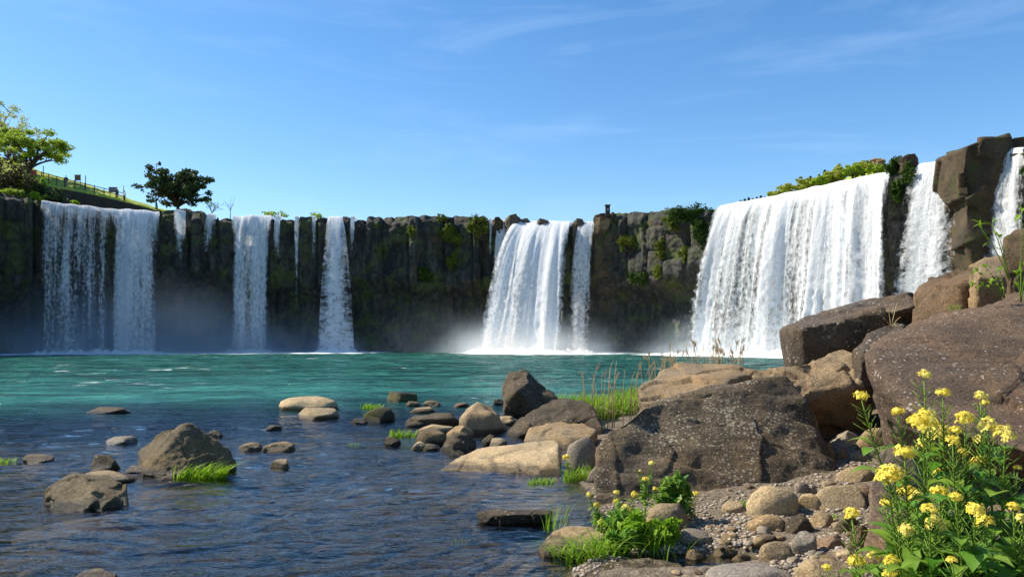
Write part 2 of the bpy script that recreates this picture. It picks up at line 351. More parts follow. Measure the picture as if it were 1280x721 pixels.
# gravel shoals round the stones in the river
SHOALS = [((a-640)/F*EYE*F/(b-HOR), EYE*F/(b-HOR), c, d) for a, b, c, d in [(235, 606, 1.0, .26), (105, 648, .8, .24), (635, 615, 1.3, .3), (20, 690, 1.0, .22), (720, 620, 1.0, .3), (560, 570, 1.0, .2), (30, 590, .9, .2), (345, 575, .7, .2), (150, 570, .9, .2), (390, 530, 1.0, .2), (690, 690, .8, .2), (250, 700, .7, .12), (480, 600, .8, .12)]]
def ground(X, Y):
    X = np.asarray(X, float); Y = np.asarray(Y, float)
    Pn = np.stack([X, Y, X*0], -1)
    d = X-np.interp(Y, _sh[:, 0], _sh[:, 1]) + .18*pn(Pn*.9+3)
    land = .015+.085*d + .2*np.clip(d-4, 0, 20); land = np.where(land > 2.2, 2.2+.25*(land-2.2), land)
    deep = .26+.14*pn(Pn*.35+8)+.10*sstep(10, 6, Y) + 4.0*sstep(17, 42, Y+.22*np.abs(X+3)) 
    bed = -deep*(1-np.exp(np.minimum(d, 0)*.75/(.4+.15*deep)))
    g = np.where(d > 0, land, bed)
    
    g = g + .42*sstep(6.2, 3.2, Y)*sstep(-1.5, .3, d)
    shal = -.045+.02*pn(Pn*2)
    for (sx, sy, sr, sa) in SHOALS: g = np.where(g < 0, np.minimum(g + sa*np.exp(-((X-sx)/sr)**2-((Y-sy)/(sr*.8))**2), np.maximum(g, shal)), g)
    g = np.where(Y < 30, g - .21*np.exp(-((X-1.78)/.60)**4-((Y-7.15)/.28)**4), g)
    return g + .03*fbm(Pn*1.7, 3)*sstep(60, 30, Y) + .012*fbm(Pn*7, 2)*sstep(25, 10, Y)
def build_ground():
    nu, ny = 520, 560
    u = np.linspace(-1, 1, nu); u = 1.35*np.sign(u)*np.abs(u)**1.25 + .12
    iy = np.linspace(0, 1, ny); Yr = -6 + 1.0/((1-iy)/7.0 + iy/190.0) -1
    X = u[None, :]*(np.maximum(Yr, 0)[:, None]+5); Y = np.broadcast_to(Yr[:, None], X.shape)
    Z = ground(X, Y)
    me = mesh_np('ground', np.stack([X, Y, Z], -1).reshape(-1, 3), gridfaces(ny, nu))
    m, T, N = mat_new('river_gravel_ground')
    ge = N('ShaderNodeNewGeometry'); co = ge.outputs['Position']
    v = N('ShaderNodeTexVoronoi', {'Vector': co, 'Scale': 24}); v2 = N('ShaderNodeTexVoronoi', {'Vector': co, 'Scale': 7})
    n = N('ShaderNodeTexNoise', {'Vector': co, 'Scale': 1.3, 'Detail': 7, 'Roughness': .65})
    nf = N('ShaderNodeTexNoise', {'Vector': co, 'Scale': 60, 'Detail': 4})
    bw = N('ShaderNodeRGBToBW', {0: v.outputs['Color']}); bw2 = N('ShaderNodeRGBToBW', {0: v2.outputs['Color']})
    col = N('ShaderNodeMix', {0: bw.outputs[0], 6: (.16, .115, .07, 1), 7: (.33, .26, .175, 1)}, data_type='RGBA').outputs[2]
    col2 = N('ShaderNodeMix', {0: bw2.outputs[0], 6: (.045, .038, .016, 1), 7: (.14, .11, .05, 1)}, data_type='RGBA').outputs[2]
    z = N('ShaderNodeSeparateXYZ', {0: co}).outputs[2]
    zz = N('ShaderNodeMath', {0: n.outputs[0], 1: -.16, 2: z}, operation='MULTIPLY_ADD')
    a = N('ShaderNodeMapRange', {0: zz.outputs[0], 1: -.10, 2: -.03})
    wet = N('ShaderNodeMix', {0: n.outputs[0], 6: (.085, .066, .022, 1), 7: (.15, .115, .04, 1)}, data_type='RGBA').outputs[2]
    wet = N('ShaderNodeMix', {0: .6, 6: wet, 7: col2}, data_type='RGBA').outputs[2]
    col = N('ShaderNodeMix', {0: a.outputs[0], 6: wet, 7: col}, data_type='RGBA').outputs[2]
    e = N('ShaderNodeMapRange', {0: v.outputs['Distance'], 1: 0, 2: .5, 3: 1.1, 4: .55})
    col = N('ShaderNodeMix', {0: 1.0, 6: col, 7: e.outputs[0]}, data_type='RGBA', blend_type='MULTIPLY').outputs[2]
    hh = N('ShaderNodeMath', {0: v.outputs['Distance'], 1: -.6, 2: nf.outputs[0]}, operation='MULTIPLY_ADD')
    bp = N('ShaderNodeBump', {'Height': hh.outputs[0], 'Strength': .8, 'Distance': .03})
    b = N('ShaderNodeBsdfPrincipled', {'Base Color': col, 'Roughness': .9, 'Normal': bp.outputs[0]})
    N('ShaderNodeOutputMaterial', {0: b.outputs[0]})
    tag(newobj('ground', me, m), 'gravel river bed and stony beach', 'ground', kind='structure')
build_ground()

# ------------------------------------------------------------------ water
def build_water():
    nu, ny = 640, 760
    u = np.linspace(-1, 1, nu); u = 1.0*np.sign(u)*np.abs(u)**1.15
    iy = np.linspace(0, 1, ny); Yr = 1.0/((1-iy)/9.0 + iy/140.0) - 5
    X = u[None, :]*(np.maximum(Yr, 0)[:, None]+5); Y = np.broadcast_to(Yr[:, None], X.shape).copy()
    Pn = np.stack([X, Y, X*0], -1)
    amp = sstep(60, 14, Y)
    q = Pn + .25*np.stack([pn(Pn*.8), pn(Pn*.8+5), X*0], -1)
    rot = q @ np.array([[.96, -.28, 0], [.28, .96, 0], [0, 0, 1]])
    calm = .6+.4*sstep(-.5, .4, pn(Pn*.22+2))
    Z = amp*calm*(.025*pn(rot*np.array([.9, 2.6, 1])) + .017*pn(rot*np.array([1.9, 5.2, 1])+7) + .006*pn(q*np.array([4, 10, 1])+3))
    far = sstep(25, 60, Y); Z = Z + far*.10*pn(Pn*np.array([.35, .5, 1])) + far*.05*pn(Pn*np.array([.9, 1.3, 1])+5)
    dep = -ground(X, Y)
    # foam: near the foot of the falls, drifting outward
    foam = np.zeros_like(X)
    for f in FALLS:
        if f[6] < 1: continue
        for pxm in np.linspace(f[0], f[1], max(2, int((f[1]-f[0])/15))):
            x, y, tx, ty, s = cliff(pxm); cx, cy = x+ty*(f[2]*2+.5), y-tx*(f[2]*2+.5)
            foam = np.maximum(foam, f[5]*1.5*np.exp(-((X-cx)/6.5)**2-((Y-cy)/9.0)**2))
    me = mesh_np('water', np.stack([X, Y, Z], -1).reshape(-1, 3), gridfaces(ny, nu))
    setattr_f(me, 'depth', dep); setattr_f(me, 'foam', foam)
    m, T, N = mat_new('river_water')
    ge = N('ShaderNodeNewGeometry'); co = ge.outputs['Position']
    da = N('ShaderNodeAttribute', attribute_name='depth').outputs['Fac']; fa = N('ShaderNodeAttribute', attribute_name='foam').outputs['Fac']
    y = N('ShaderNodeSeparateXYZ', {0: co}).outputs[1]
    mp1 = N('ShaderNodeMapping', {0: co, 'Scale': (.55, 1.3, 1)}); mp2 = N('ShaderNodeMapping', {0: co, 'Scale': (2.2, 5.0, 1), 'Rotation': (0, 0, .2)})
    w1 = N('ShaderNodeTexNoise', {'Vector': mp1.outputs[0], 'Scale': 1.0, 'Detail': 6, 'Roughness': .6, 'Distortion': .4})
    w2 = N('ShaderNodeTexNoise', {'Vector': mp2.outputs[0], 'Scale': 1.0, 'Detail': 4, 'Roughness': .55, 'Distortion': .5})
    s2 = N('ShaderNodeMapRange', {0: y, 1: 8, 2: 40, 3: .25, 4: 1.0})
    s1 = N('ShaderNodeMapRange', {0: y, 1: 10, 2: 40, 3: .03, 4: .85})
    b1 = N('ShaderNodeBump', {'Height': w1.outputs[0], 'Strength': s1.outputs[0], 'Distance': 1.2})
    b2 = N('ShaderNodeBump', {'Height': w2.outputs[0], 'Strength': .36, 'Distance': .12, 'Normal': b1.outputs[0]})
    tq = N('ShaderNodeMapRange', {0: da, 1: .25, 2: 2.4, 3: 0.0, 4: .94}, interpolation_type='SMOOTHSTEP')
    murk = N('ShaderNodeMix', {0: N('ShaderNodeMapRange', {0: w1.outputs[0], 1: .3, 2: .7}).outputs[0], 6: (.020, .100, .085, 1), 7: (.055, .24, .195, 1)}, data_type='RGBA').outputs[2]
    mp5 = N('ShaderNodeMapping', {0: co, 'Scale': (.13, .30, 1)})
    w3 = N('ShaderNodeTexNoise', {'Vector': mp5.outputs[0], 'Scale': 1.0, 'Detail': 5, 'Roughness': .65, 'Distortion': .6})
    s3 = N('ShaderNodeMapRange', {0: y, 1: 18, 2: 45, 3: .0, 4: .9})
    b1 = N('ShaderNodeBump', {'Height': w3.outputs[0], 'Strength': s3.outputs[0], 'Distance': 5.0, 'Normal': b1.outputs[0]})
    T.links.new(b1.outputs[0], b2.inputs['Normal'])
    r3 = N('ShaderNodeMapRange', {0: w3.outputs[0], 1: .40, 2: .60, 3: .5, 4: 1.25})
    murk = N('ShaderNodeMix', {0: 1.0, 6: murk, 7: r3.outputs[0]}, data_type='RGBA', blend_type='MULTIPLY').outputs[2]  # light and dark of the far ripples painted into the pool colour
    body = N('ShaderNodeBsdfDiffuse', {0: murk, 'Normal': b1.outputs[0]})
    ab = N('ShaderNodeMapRange', {0: da, 1: .05, 2: .62})
    tint = N('ShaderNodeMix', {0: ab.outputs[0], 6: (.92, .88, .80, 1), 7: (.13, .15, .09, 1)}, data_type='RGBA').outputs[2]
    tr = N('ShaderNodeBsdfTransparent', {0: tint})
    bm = N('ShaderNodeMixShader', {0: tq.outputs[0], 1: tr.outputs[0], 2: body.outputs[0]})
    gl = N('ShaderNodeBsdfGlossy', {0: (1, 1, 1, 1), 'Roughness': .04, 'Normal': b2.outputs[0]})
    fr = N('ShaderNodeFresnel', {'IOR': 1.33, 'Normal': b2.outputs[0]})
    sh = N('ShaderNodeMixShader', {0: fr.outputs[0], 1: bm.outputs[0], 2: gl.outputs[0]})
    mp3 = N('ShaderNodeMapping', {0: co, 'Scale': (.5, 1.6, 1)})
    f1 = N('ShaderNodeTexNoise', {'Vector': mp3.outputs[0], 'Scale': 1.1, 'Detail': 8, 'Roughness': .7, 'Distortion': 1.2})
    fs = N('ShaderNodeMath', {0: fa, 1: f1.outputs[0]}, operation='ADD')
    fm = N('ShaderNodeMapRange', {0: fs.outputs[0], 1: .78, 2: 1.02, 4: .95})
    # loose whitecaps, and sun glints painted as white flecks, where the pool is choppy
    mp4 = N('ShaderNodeMapping', {0: co, 'Scale': (.4, .6, 1)})
    f2 = N('ShaderNodeTexNoise', {'Vector': mp4.outputs[0], 'Scale': 1.4, 'Detail': 8, 'Roughness': .72})
    f3 = N('ShaderNodeTexNoise', {'Vector': co, 'Scale': .07, 'Detail': 2})
    fz = N('ShaderNodeMath', {0: f3.outputs[0], 1: .55, 2: f2.outputs[0]}, operation='MULTIPLY_ADD')
    fd = N('ShaderNodeMapRange', {0: y, 1: 14, 2: 30})
    fw = N('ShaderNodeMapRange', {0: fz.outputs[0], 1: .935, 2: .99, 4: .7})
    fw2 = N('ShaderNodeMath', {0: fw.outputs[0], 1: fd.outputs[0]}, operation='MULTIPLY')
    fmx = N('ShaderNodeMath', {0: fm.outputs[0], 1: fw2.outputs[0]}, operation='MAXIMUM')
    wh = N('ShaderNodeBsdfDiffuse', {0: (.82, .87, .88, 1)})
    sh = N('ShaderNodeMixShader', {0: fmx.outputs[0], 1: sh.outputs[0], 2: wh.outputs[0]})
    N('ShaderNodeOutputMaterial', {0: sh.outputs[0]})
    tag(newobj('water', me, m), 'turquoise plunge pool and clear shallow river', 'water', kind='structure')
build_water()

# ------------------------------------------------------------------ waterfalls
def water_mat():
    m, T, N = mat_new('falling_water')
    f = N('ShaderNodeAttribute', attribute_name='flow').outputs['Vector']; th = N('ShaderNodeAttribute', attribute_name='thr').outputs['Fac']
    sx = N('ShaderNodeSeparateXYZ', {0: f}); drop = sx.outputs[1]
    def nz(sc, det, ro, dist=0):
        mm = N('ShaderNodeMapping', {0: f, 'Scale': sc}); return N('ShaderNodeTexNoise', {'Vector': mm.outputs[0], 'Scale': 1.0, 'Detail': det, 'Roughness': ro, 'Distortion': dist}).outputs[0]
    lanes = nz((.75, .035, 1), 3, .6); lanes2 = nz((2.6, .10, 1), 3, .6); streak = nz((5.5, .55, 1), 4, .65, .3); grain = nz((3.0, 1.7, 1), 6, .75, .5)
    gw = N('ShaderNodeMapRange', {0: drop, 1: 1, 2: 9, 3: 1.1, 4: 2.5}).outputs[0]
    sw = N('ShaderNodeMapRange', {0: drop, 1: 1, 2: 12, 3: 1.0, 4: .3}).outputs[0]
    def ma(a, b, c): return N('ShaderNodeMath', {0: a, 1: b, 2: c}, operation='MULTIPLY_ADD').outputs[0]
    v = ma(lanes, 2.3, 0.0); v = ma(lanes2, .6, v); v = ma(streak, sw, v); v = ma(grain, gw, v)
    tot = ma(N('ShaderNodeMath', {0: gw, 1: sw}, operation='ADD').outputs[0], .5, 1.45)      # mean of v
    d = N('ShaderNodeMath', {0: v, 1: tot}, operation='SUBTRACT').outputs[0]
    e = N('ShaderNodeMath', {0: d, 1: th}, operation='ADD').outputs[0]
    al = N('ShaderNodeMapRange', {0: e, 1: -.28, 2: .40, 4: .97}).outputs[0]
    df = N('ShaderNodeBsdfDiffuse', {0: (.95, .97, .98, 1)}); tl = N('ShaderNodeBsdfTranslucent', {0: (.93, .97, 1, 1)})
    bp = N('ShaderNodeBump', {'Height': v, 'Strength': .55, 'Distance': .4}); T.links.new(bp.outputs[0], df.inputs['Normal'])
    w_ = N('ShaderNodeMixShader', {0: .40, 1: df.outputs[0], 2: tl.outputs[0]})
    sh = N('ShaderNodeMixShader', {0: al, 1: N('ShaderNodeBsdfTransparent').outputs[0], 2: w_.outputs[0]})
    N('ShaderNodeOutputMaterial', {0: sh.outputs[0]}); return m
WM = water_mat()
FOAM = plain_mat('white_foam', (.84, .88, .89), .9, var=.06)
def build_fall(i, p0, p1, vel, sl, sr, dens, end, layers, label):
    x0, y0, _, _, s0 = cliff(p0); x1, y1, _, _, s1 = cliff(p1); Lw = s1-s0
    root = empty('waterfall', (float((x0+x1)/2), float((y0+y1)/2), 0), label, 'waterfall', 'waterfalls over the curved cliff')
    o = np.array(root.location)
    nc = max(10, int(Lw/.16)+1); nb, nr = 5, 150
    VV, FF, FL, TH = [], [], [], []; off = 0
    for k in range(layers):
        u = np.linspace(0, 1, nc); px = np.interp(s0+u*Lw, _s, _px)
        X, Y, tx, ty, s = cliff(px); nx, ny = ty, -tx; zt = lip_z(px) + .18 - .12*k + (.24 if Lw > 4 else .1)*pn(np.stack([s*.6, s*0+i, s*0], -1))
        H = float(zt.mean())+.1; q = np.linspace(0, 1, nr)
        fall_d = H*end*(.25*q+.75*q**1.5)                # drop below the lip
        tau = np.sqrt(2*fall_d/9.81)
        vv = vel*(1+.34*pn(np.stack([s*.35, s*0+3*i, s*0+k*4.], -1))+.10*pn(np.stack([s*1.4, s*0+i, s*0+k*4.], -1))) - .18*k*vel/2.3
        outd = .45 + vv[None, :]*tau[:, None]
        lat = (-sl*(1-u)[None, :] + sr*u[None, :])*(tau[:, None]/2.0)
        sg = np.broadcast_to(s, outd.shape); dg = np.broadcast_to(fall_d[:, None], outd.shape)
        fl = min(1.0, Lw/12)
        rough = ((.2+.35*fl)*pn(np.stack([sg*.9, dg*.06, sg*0+i+9*k], -1)) + .14*pn(np.stack([sg*2.4, dg*.22, sg*0+i+9*k], -1)))*sstep(0, 5, dg) + .12*pn(np.stack([sg*2.6, dg*1.1, sg*0+k], -1))*sstep(3, 12, dg)
        rough = rough*min(1, Lw/6+.1)
        outd = outd+rough
        Vx = X+nx*outd+tx*lat; Vy = Y+ny*outd+ty*lat; Vz = zt[None, :]-dg
        bk = np.linspace(-3, .3, nb)[:, None]
        Vb = np.stack([X+nx*bk, Y+ny*bk, np.broadcast_to(zt-.02+.06*bk*0, (nb, nc))], -1)
        V = np.concatenate([Vb, np.stack([Vx, Vy, Vz], -1)])
        dall = np.concatenate([np.broadcast_to(bk-.3, (nb, nc)), dg]); sall = np.broadcast_to(s, dall.shape)
        edge = np.minimum(u, 1-u)*Lw; e0 = min(.9, Lw*.35)
        # streams gather into bands along the lip
        band = pn(np.stack([s*.22, s*0+i*3.1, s*0], -1))*.22 if Lw > 6 else 0
        th = (dens-.6)*2.0 + band + .1 - (.95 if Lw > 2.2 else .5)*(1-np.clip(edge/e0, 0, 1))[None, :]*np.clip(.25+dall/6, .25, 1)
        th = th + .30*sstep(2.5, 0, dall) - .10*sstep(4, 16, dall) - .32*k
        if end < 1: th = th - 1.0*sstep(.05, 1, dall/(H*end))*(1.15-.3*u)[None, :]
        VV.append(V.reshape(-1, 3)-o); FF.append(gridfaces(nb+nr, nc, off)); off += (nb+nr)*nc
        FL.append(np.stack([sall+41*k, dall, sall*0+i*7.7+k*3.3], -1).reshape(-1, 3)); TH.append((th*np.ones_like(dall)).ravel())
    me = mesh_np('curtain', np.concatenate(VV), np.concatenate(FF)); setattr_f(me, 'thr', np.concatenate(TH))
    a = me.attributes.new('flow', 'FLOAT_VECTOR', 'POINT'); a.data.foreach_set('vector', np.concatenate(FL).astype(np.float32).ravel())
    newobj('curtain', me, WM, root)
    if end == 1:                                         # heaped foam where it lands
        n = max(14, int((Lw+sl+sr+2)/.35)); ncr = 14
        u = np.linspace(-.12, 1.12, n); px = np.interp(s0+u*Lw, _s, _px); X, Y, tx, ty, s = cliff(px); nx, ny = ty, -tx
        cr = np.linspace(-1, 1, ncr)[:, None]; lat = (-sl*(1-u)+sr*u)
        Pn = np.stack([np.broadcast_to(s, (ncr, n)), cr*2*np.ones(n), np.zeros((ncr, n))], -1)
        wd = 1.6+.7*pn(Pn*.4); od = vel*2.0+.4+cr*wd
        hh = (1-cr**2)*(.12+.6*dens**2+.6*fbm(Pn*1.3, 5, .7))*np.sin(np.clip((u+.12)/1.24, 0, 1)*math.pi)**.4 - .08
        V = np.stack([X+nx*od+tx*lat, Y+ny*od+ty*lat, hh], -1).reshape(-1, 3)-o
        newobj('splash', mesh_np('splash', V, gridfaces(ncr, n)), FOAM, root)
for i, f in enumerate(FALLS): build_fall(i, *f)

# ------------------------------------------------------------------ drifting mist at the foot of the falls
def mist(px, out_d, r, dens, seed, hz=.45):
    x, y, tx, ty, s = cliff(px); nx, ny = float(ty), float(-tx)
    ico = bmesh.new(); bmesh.ops.create_icosphere(ico, subdivisions=3, radius=1.0)
    for v in ico.verts: v.co.z = max(v.co.z, 0.0)*1.0 + .004
    me = bpy.data.meshes.new('mist'); ico.to_mesh(me); ico.free()
    m, T, N = mat_new('mist'); tc = N('ShaderNodeTexCoord')
    ob = tc.outputs['Object']; ln = N('ShaderNodeVectorMath', {0: ob}, operation='LENGTH').outputs['Value']
    z = N('ShaderNodeSeparateXYZ', {0: ob}).outputs[2]
    rf = N('ShaderNodeMapRange', {0: ln, 1: 1.0, 2: .15}, interpolation_type='SMOOTHSTEP').outputs[0]
    zf = N('ShaderNodeMath', {0: N('ShaderNodeMath', {0: z, 1: -1/hz}, operation='MULTIPLY').outputs[0]}, operation='EXPONENT').outputs[0]
    mm = N('ShaderNodeMapping', {0: ob, 'Location': (seed, seed, 0), 'Scale': (2, 2, 2)})
    n = N('ShaderNodeTexNoise', {'Vector': mm.outputs[0], 'Scale': 1.3, 'Detail': 3})
    nf = N('ShaderNodeMapRange', {0: n.outputs[0], 1: .3, 2: .7, 3: .25, 4: 1.6}).outputs[0]
    d = N('ShaderNodeMath', {0: rf, 1: zf}, operation='MULTIPLY').outputs[0]
    d = N('ShaderNodeMath', {0: d, 1: nf}, operation='MULTIPLY').outputs[0]
    d = N('ShaderNodeMath', {0: d, 1: dens}, operation='MULTIPLY').outputs[0]
    vs = N('ShaderNodeVolumeScatter', {0: (.72, .87, 1, 1), 'Density': d, 'Anisotropy': .25})
    N('ShaderNodeOutputMaterial', {1: vs.outputs[0]})
    o = newobj('mist', me, m); o.location = (float(x)+nx*out_d, float(y)+ny*out_d, .02); o.scale = r; o.rotation_euler.z = math.atan2(ty, tx)
    tag(o, 'white mist drifting at the foot of the falls', 'mist', 'mist at the foot of the falls', 'stuff')
mist(668, 10, (15, 9, 8), .30, 1.0, .33)
mist(560, 6, (15, 7, 10), .032, 4.0, .5)
mist(775, 5, (9, 6, 9), .02, 5.0, .5)
mist(150, 6, (24, 8, 13), .15, 2.0, .6)
mist(318, 6, (9, 6, 6.5), .19, 3.0, .35)
mist(255, 6, (13, 7, 12), .12, 8.0, .6)
mist(380, 5, (10, 6, 9), .06, 9.0, .5)
mist(423, 6, (6, 5, 5), .16, 6.0, .35)
mist(975, 7, (19, 8, 7), .17, 7.0, .4)
# ------------------------------------------------------------------ rocks
def _remesh(V, Fc, voxel):
    me = bpy.data.meshes.new('tmp'); me.from_pydata([tuple(v) for v in V], [], Fc); me.update()
    o = bpy.data.objects.new('tmp', me); C.objects.link(o)
    md = o.modifiers.new('r', 'REMESH'); md.mode = 'VOXEL'; md.voxel_size = voxel
    dg = bpy.context.evaluated_depsgraph_get(); dg.update()
    me2 = bpy.data.meshes.new_from_object(o.evaluated_get(dg)); bpy.data.objects.remove(o); bpy.data.meshes.remove(me)
    n = len(me2.vertices); Vn = np.empty(n*3, np.float32); me2.vertices.foreach_get('co', Vn)
    e = np.empty(len(me2.edges)*2, np.int32); me2.edges.foreach_get('vertices', e)
    return me2, Vn.reshape(-1, 3).astype(float), e.reshape(-1, 2)
def _smooth(V, E, it):
    cnt = np.bincount(E.ravel(), minlength=len(V))[:, None]
    for _ in range(it):
        A = np.zeros_like(V)
        for k in range(3): A[:, k] = np.bincount(E[:, 0], V[E[:, 1], k], len(V)) + np.bincount(E[:, 1], V[E[:, 0], k], len(V))
        V = .4*V + .6*A/np.maximum(cnt, 1)
    return V
def _normals(me, V):
    me.vertices.foreach_set('co', V.astype(np.float32).ravel()); me.update()
    n = np.empty(len(V)*3, np.float32); me.vertices.foreach_get('normal', n); return n.reshape(-1, 3)
def hull_rock(pts, mat, label, name='boulder', voxel=None, amp=.05, soft=3, rough=.012, dents=(), seed=0, group=None, freq=1.0, ridge=0.0, cat='boulder', facet=.018, cracks=2, strata=None):
    pts = [Vector(p) for p in pts]
    c = sum(pts, Vector())/len(pts); base = Vector((c.x, c.y, min(p.z for p in pts)))
    bm = bmesh.new()
    for p in pts: bm.verts.new(p-base)
    r = bmesh.ops.convex_hull(bm, input=bm.verts)
    for v in [v for v in bm.verts if not v.link_faces]: bm.verts.remove(v)
    bm.verts.index_update(); V = [v.co.copy() for v in bm.verts]; Fc = [[v.index for v in f.verts] for f in bm.faces]; bm.free()
    A = np.array(V); size = float(np.linalg.norm(A.max(0)-A.min(0)))
    me, V, E = _remesh(V, Fc, voxel or size/110)
    V = _smooth(V, E, max(1, soft-2))
    Nn = _normals(me, V); k = freq*2.2/size; sd = np.array([seed*3.7, seed*1.9, seed*5.3])
    sz = min(size, 3.2); d = amp*sz*.2*fbm(V*k*2+sd, 2); rs = np.random.RandomState(seed+7)
    nc_ = 34; ctr_ = V[rs.randint(len(V), size=nc_)]; tl = rs.normal(0, 1, (nc_, 3)); of = rs.normal(0, 1, nc_)
    wv = V + .05*sz*np.stack([pn(V*k*3+sd), pn(V*k*3+sd+9), pn(V*k*3+sd+4)], -1)
    near = ((wv[:, None, :]-ctr_[None])**2).sum(-1).argmin(1)      # broken faces: each a slightly tilted plane
    d = d + facet*sz*of[near]*.22 + facet*2.6*((V-ctr_[near])*tl[near]).sum(1)
    for _ in range(cracks):                                        # fracture lines
        a = rs.normal(size=3)*np.array([.7, .7, 1.2]); a /= np.linalg.norm(a); c0 = V[rs.randint(len(V))]
        s_ = (V-c0)@a + .035*sz*pn(V*k*4+sd+rs.uniform(0, 50)); on = sstep(-.05, .15, pn(V*k*1.6+rs.uniform(0, 50)))
        d = d - .018*sz*np.exp(-(s_/(.011*sz))**2)*on - .012*sz*sstep(-.006*sz, .006*sz, s_)*on*sstep(.5*sz, 0, s_)
    if strata:                                                     # parallel ledges
        a = np.array(strata[:3], float); a /= np.linalg.norm(a); q = (V@a)/strata[3] + .5*fbm(V*k*2+sd, 3); fq = q-np.floor(q)
        d = d + strata[4]*(sstep(0, .75, fq)-sstep(.85, 1, fq)-.4)*sstep(-.2, .3, pn(V*k*1.3+sd+3))
    for (ctr, rad, dep) in dents:
        cc = np.array(Vector(ctr)-base); rr = np.linalg.norm(V-cc, axis=1)/rad; d = d - dep*np.exp(-rr**2*2)
    V = V + Nn*d[:, None]; Nn = _normals(me, V)
    V = V + Nn*(rough*sz*.24*fbm(V*k*9+sd, 5, .6))[:, None]
    _normals(me, V); me.polygons.foreach_set('use_smooth', np.ones(len(me.polygons), bool)); me.name = name
    o = newobj(name, me, mat); o.location = base
    return tag(o, label, cat, group)
def stone_mesh(sx, sy, sz, seed, planes=5, flat=.25, lump=.10, sub=4, fine=.02, peak=0.):
    """water-worn stone: ellipsoid planed by a few soft cuts, z from about -0.5 sz to +0.5 sz"""
    R = np.random.RandomState(seed+100)
    bm = bmesh.new(); bmesh.ops.create_icosphere(bm, subdivisions=sub, radius=1.0)
    me = bpy.data.meshes.new('stone'); bm.to_mesh(me); bm.free()
    n = len(me.vertices); V = np.empty(n*3, np.float32); me.vertices.foreach_get('co', V); V = V.reshape(-1, 3).astype(float)
    V = np.sign(V)*np.abs(V)**.85
    for _ in range(planes):
        a = R.normal(size=3); a[2] = abs(a[2])*.8; a /= np.linalg.norm(a); dd = R.uniform(.55, .85); h = V@a
        V = V - np.maximum(0, h-dd)[:, None]*a*.85
    V = V*(1+lump*fbm(V*1.3+seed*2.1, 3)+fine*fbm(V*5+seed, 4))[:, None]
    if peak: V[:, 2] *= 1+peak*(V[:, 0]*.5)
    mn, mx = V.min(0), V.max(0); V = (V-(mn+mx)/2)/(mx-mn)*np.array([sx, sy, sz])
    me.vertices.foreach_set('co', V.astype(np.float32).ravel()); me.polygons.foreach_set('use_smooth', np.ones(len(me.polygons), bool)); me.update()
    return me
def on_ground(px, py):
    Y = 12.0
    for _ in range(40):
        g = max(0.0, float(ground((px-640)/F*Y, Y))); Y = .5*Y + .5*(EYE-g)*F/(py-HOR)
    return (px-640)/F*Y, Y, g
_seed = [0]
def stone(x0, x1, yt, yb, mat, label, name='stone', dr=.75, **k):
    _seed[0] += 1; px = (x0+x1)/2
    X, Y, g = on_ground(px, yb); wdt = (x1-x0)/F*Y; dep = max(.06, wdt*dr)
    Yc = Y+dep*.42; X = (px-640)/F*Yc
    wdt = (x1-x0)/F*Yc*1.04
    zt = EYE-(yt-HOR)/F*(Yc+dep*.1); hh = max(zt-g, .03, wdt*.10)
    hh = min(hh, wdt*1.1)
    me = stone_mesh(wdt, dep, hh*1.7, _seed[0], **k); me.name = name
    o = newobj(name, me, M[mat]); o.location = (X, Yc, g+hh-hh*.85)
    return tag(o, label, 'stone')
def B(px, Y, z): return Vector(((px-640)/F*Y, Y, z))

# --- big boulders on the right bank
BOULDERS = {}
hull_rock([P(750, 634, 9.6), P(744, 600, 9.75), P(745, 566, 10.0), P(758, 540, 10.2), P(800, 507, 10.5), P(826, 493, 10.9), P(900, 481, 11.1), P(984, 468, 11.3), P(1004, 492, 11.1), P(1030, 540, 10.8), P(1046, 574, 10.6),
           P(1044, 594, 10.3), P(995, 606, 10.0), P(880, 632, 9.55), P(800, 640, 9.5), P(775, 560, 9.95), B(745, 10.6, -.2), B(760, 12.0, -.1), B(1040, 12.3, -.1), P(985, 474, 12.2), P(850, 500, 12.2), B(1046, 11.2, -.1), B(760, 9.6, -.2), B(880, 9.6, -.1), B(1000, 10.1, 0)],
          M['main'], 'largest central boulder, speckled with pale lichen, behind the small yellow flowers', voxel=.026, amp=.05, soft=4, rough=.014, ridge=.10,
          dents=[(P(826, 520, 10.3), .36, .13), (P(806, 560, 9.9), .34, .10), (P(1000, 588, 10.0), .25, .08)], seed=1, cracks=3, facet=.007, strata=(.25, .3, 1, .34, .026))
hull_rock([P(1082, 440, 9.0), P(1090, 474, 8.8), P(1130, 516, 7.9), P(1205, 545, 7.2), P(1290, 566, 6.8), P(1450, 600, 6.2), P(1120, 470, 8.5), P(1100, 424, 9.8), P(1178, 392, 11.0), P(1236, 374, 11.4), P(1285, 361, 11.6), P(1460, 330, 11.8),
           P(1130, 480, 8.4), B(1110, 10.4, .3), B(1160, 10.2, .2), B(1300, 9.8, .2), B(1480, 9.5, .3), B(1150, 12, .4), B(1480, 12, .5)],
          M['brown'], 'huge sloping brown boulder with white lichen flecks behind the tall yellow flowers', voxel=.036, amp=.03, soft=6, rough=.012, ridge=.05, seed=2, freq=1.5, cracks=6, facet=.012, strata=(.5, .1, 1, .35, .03),
          )
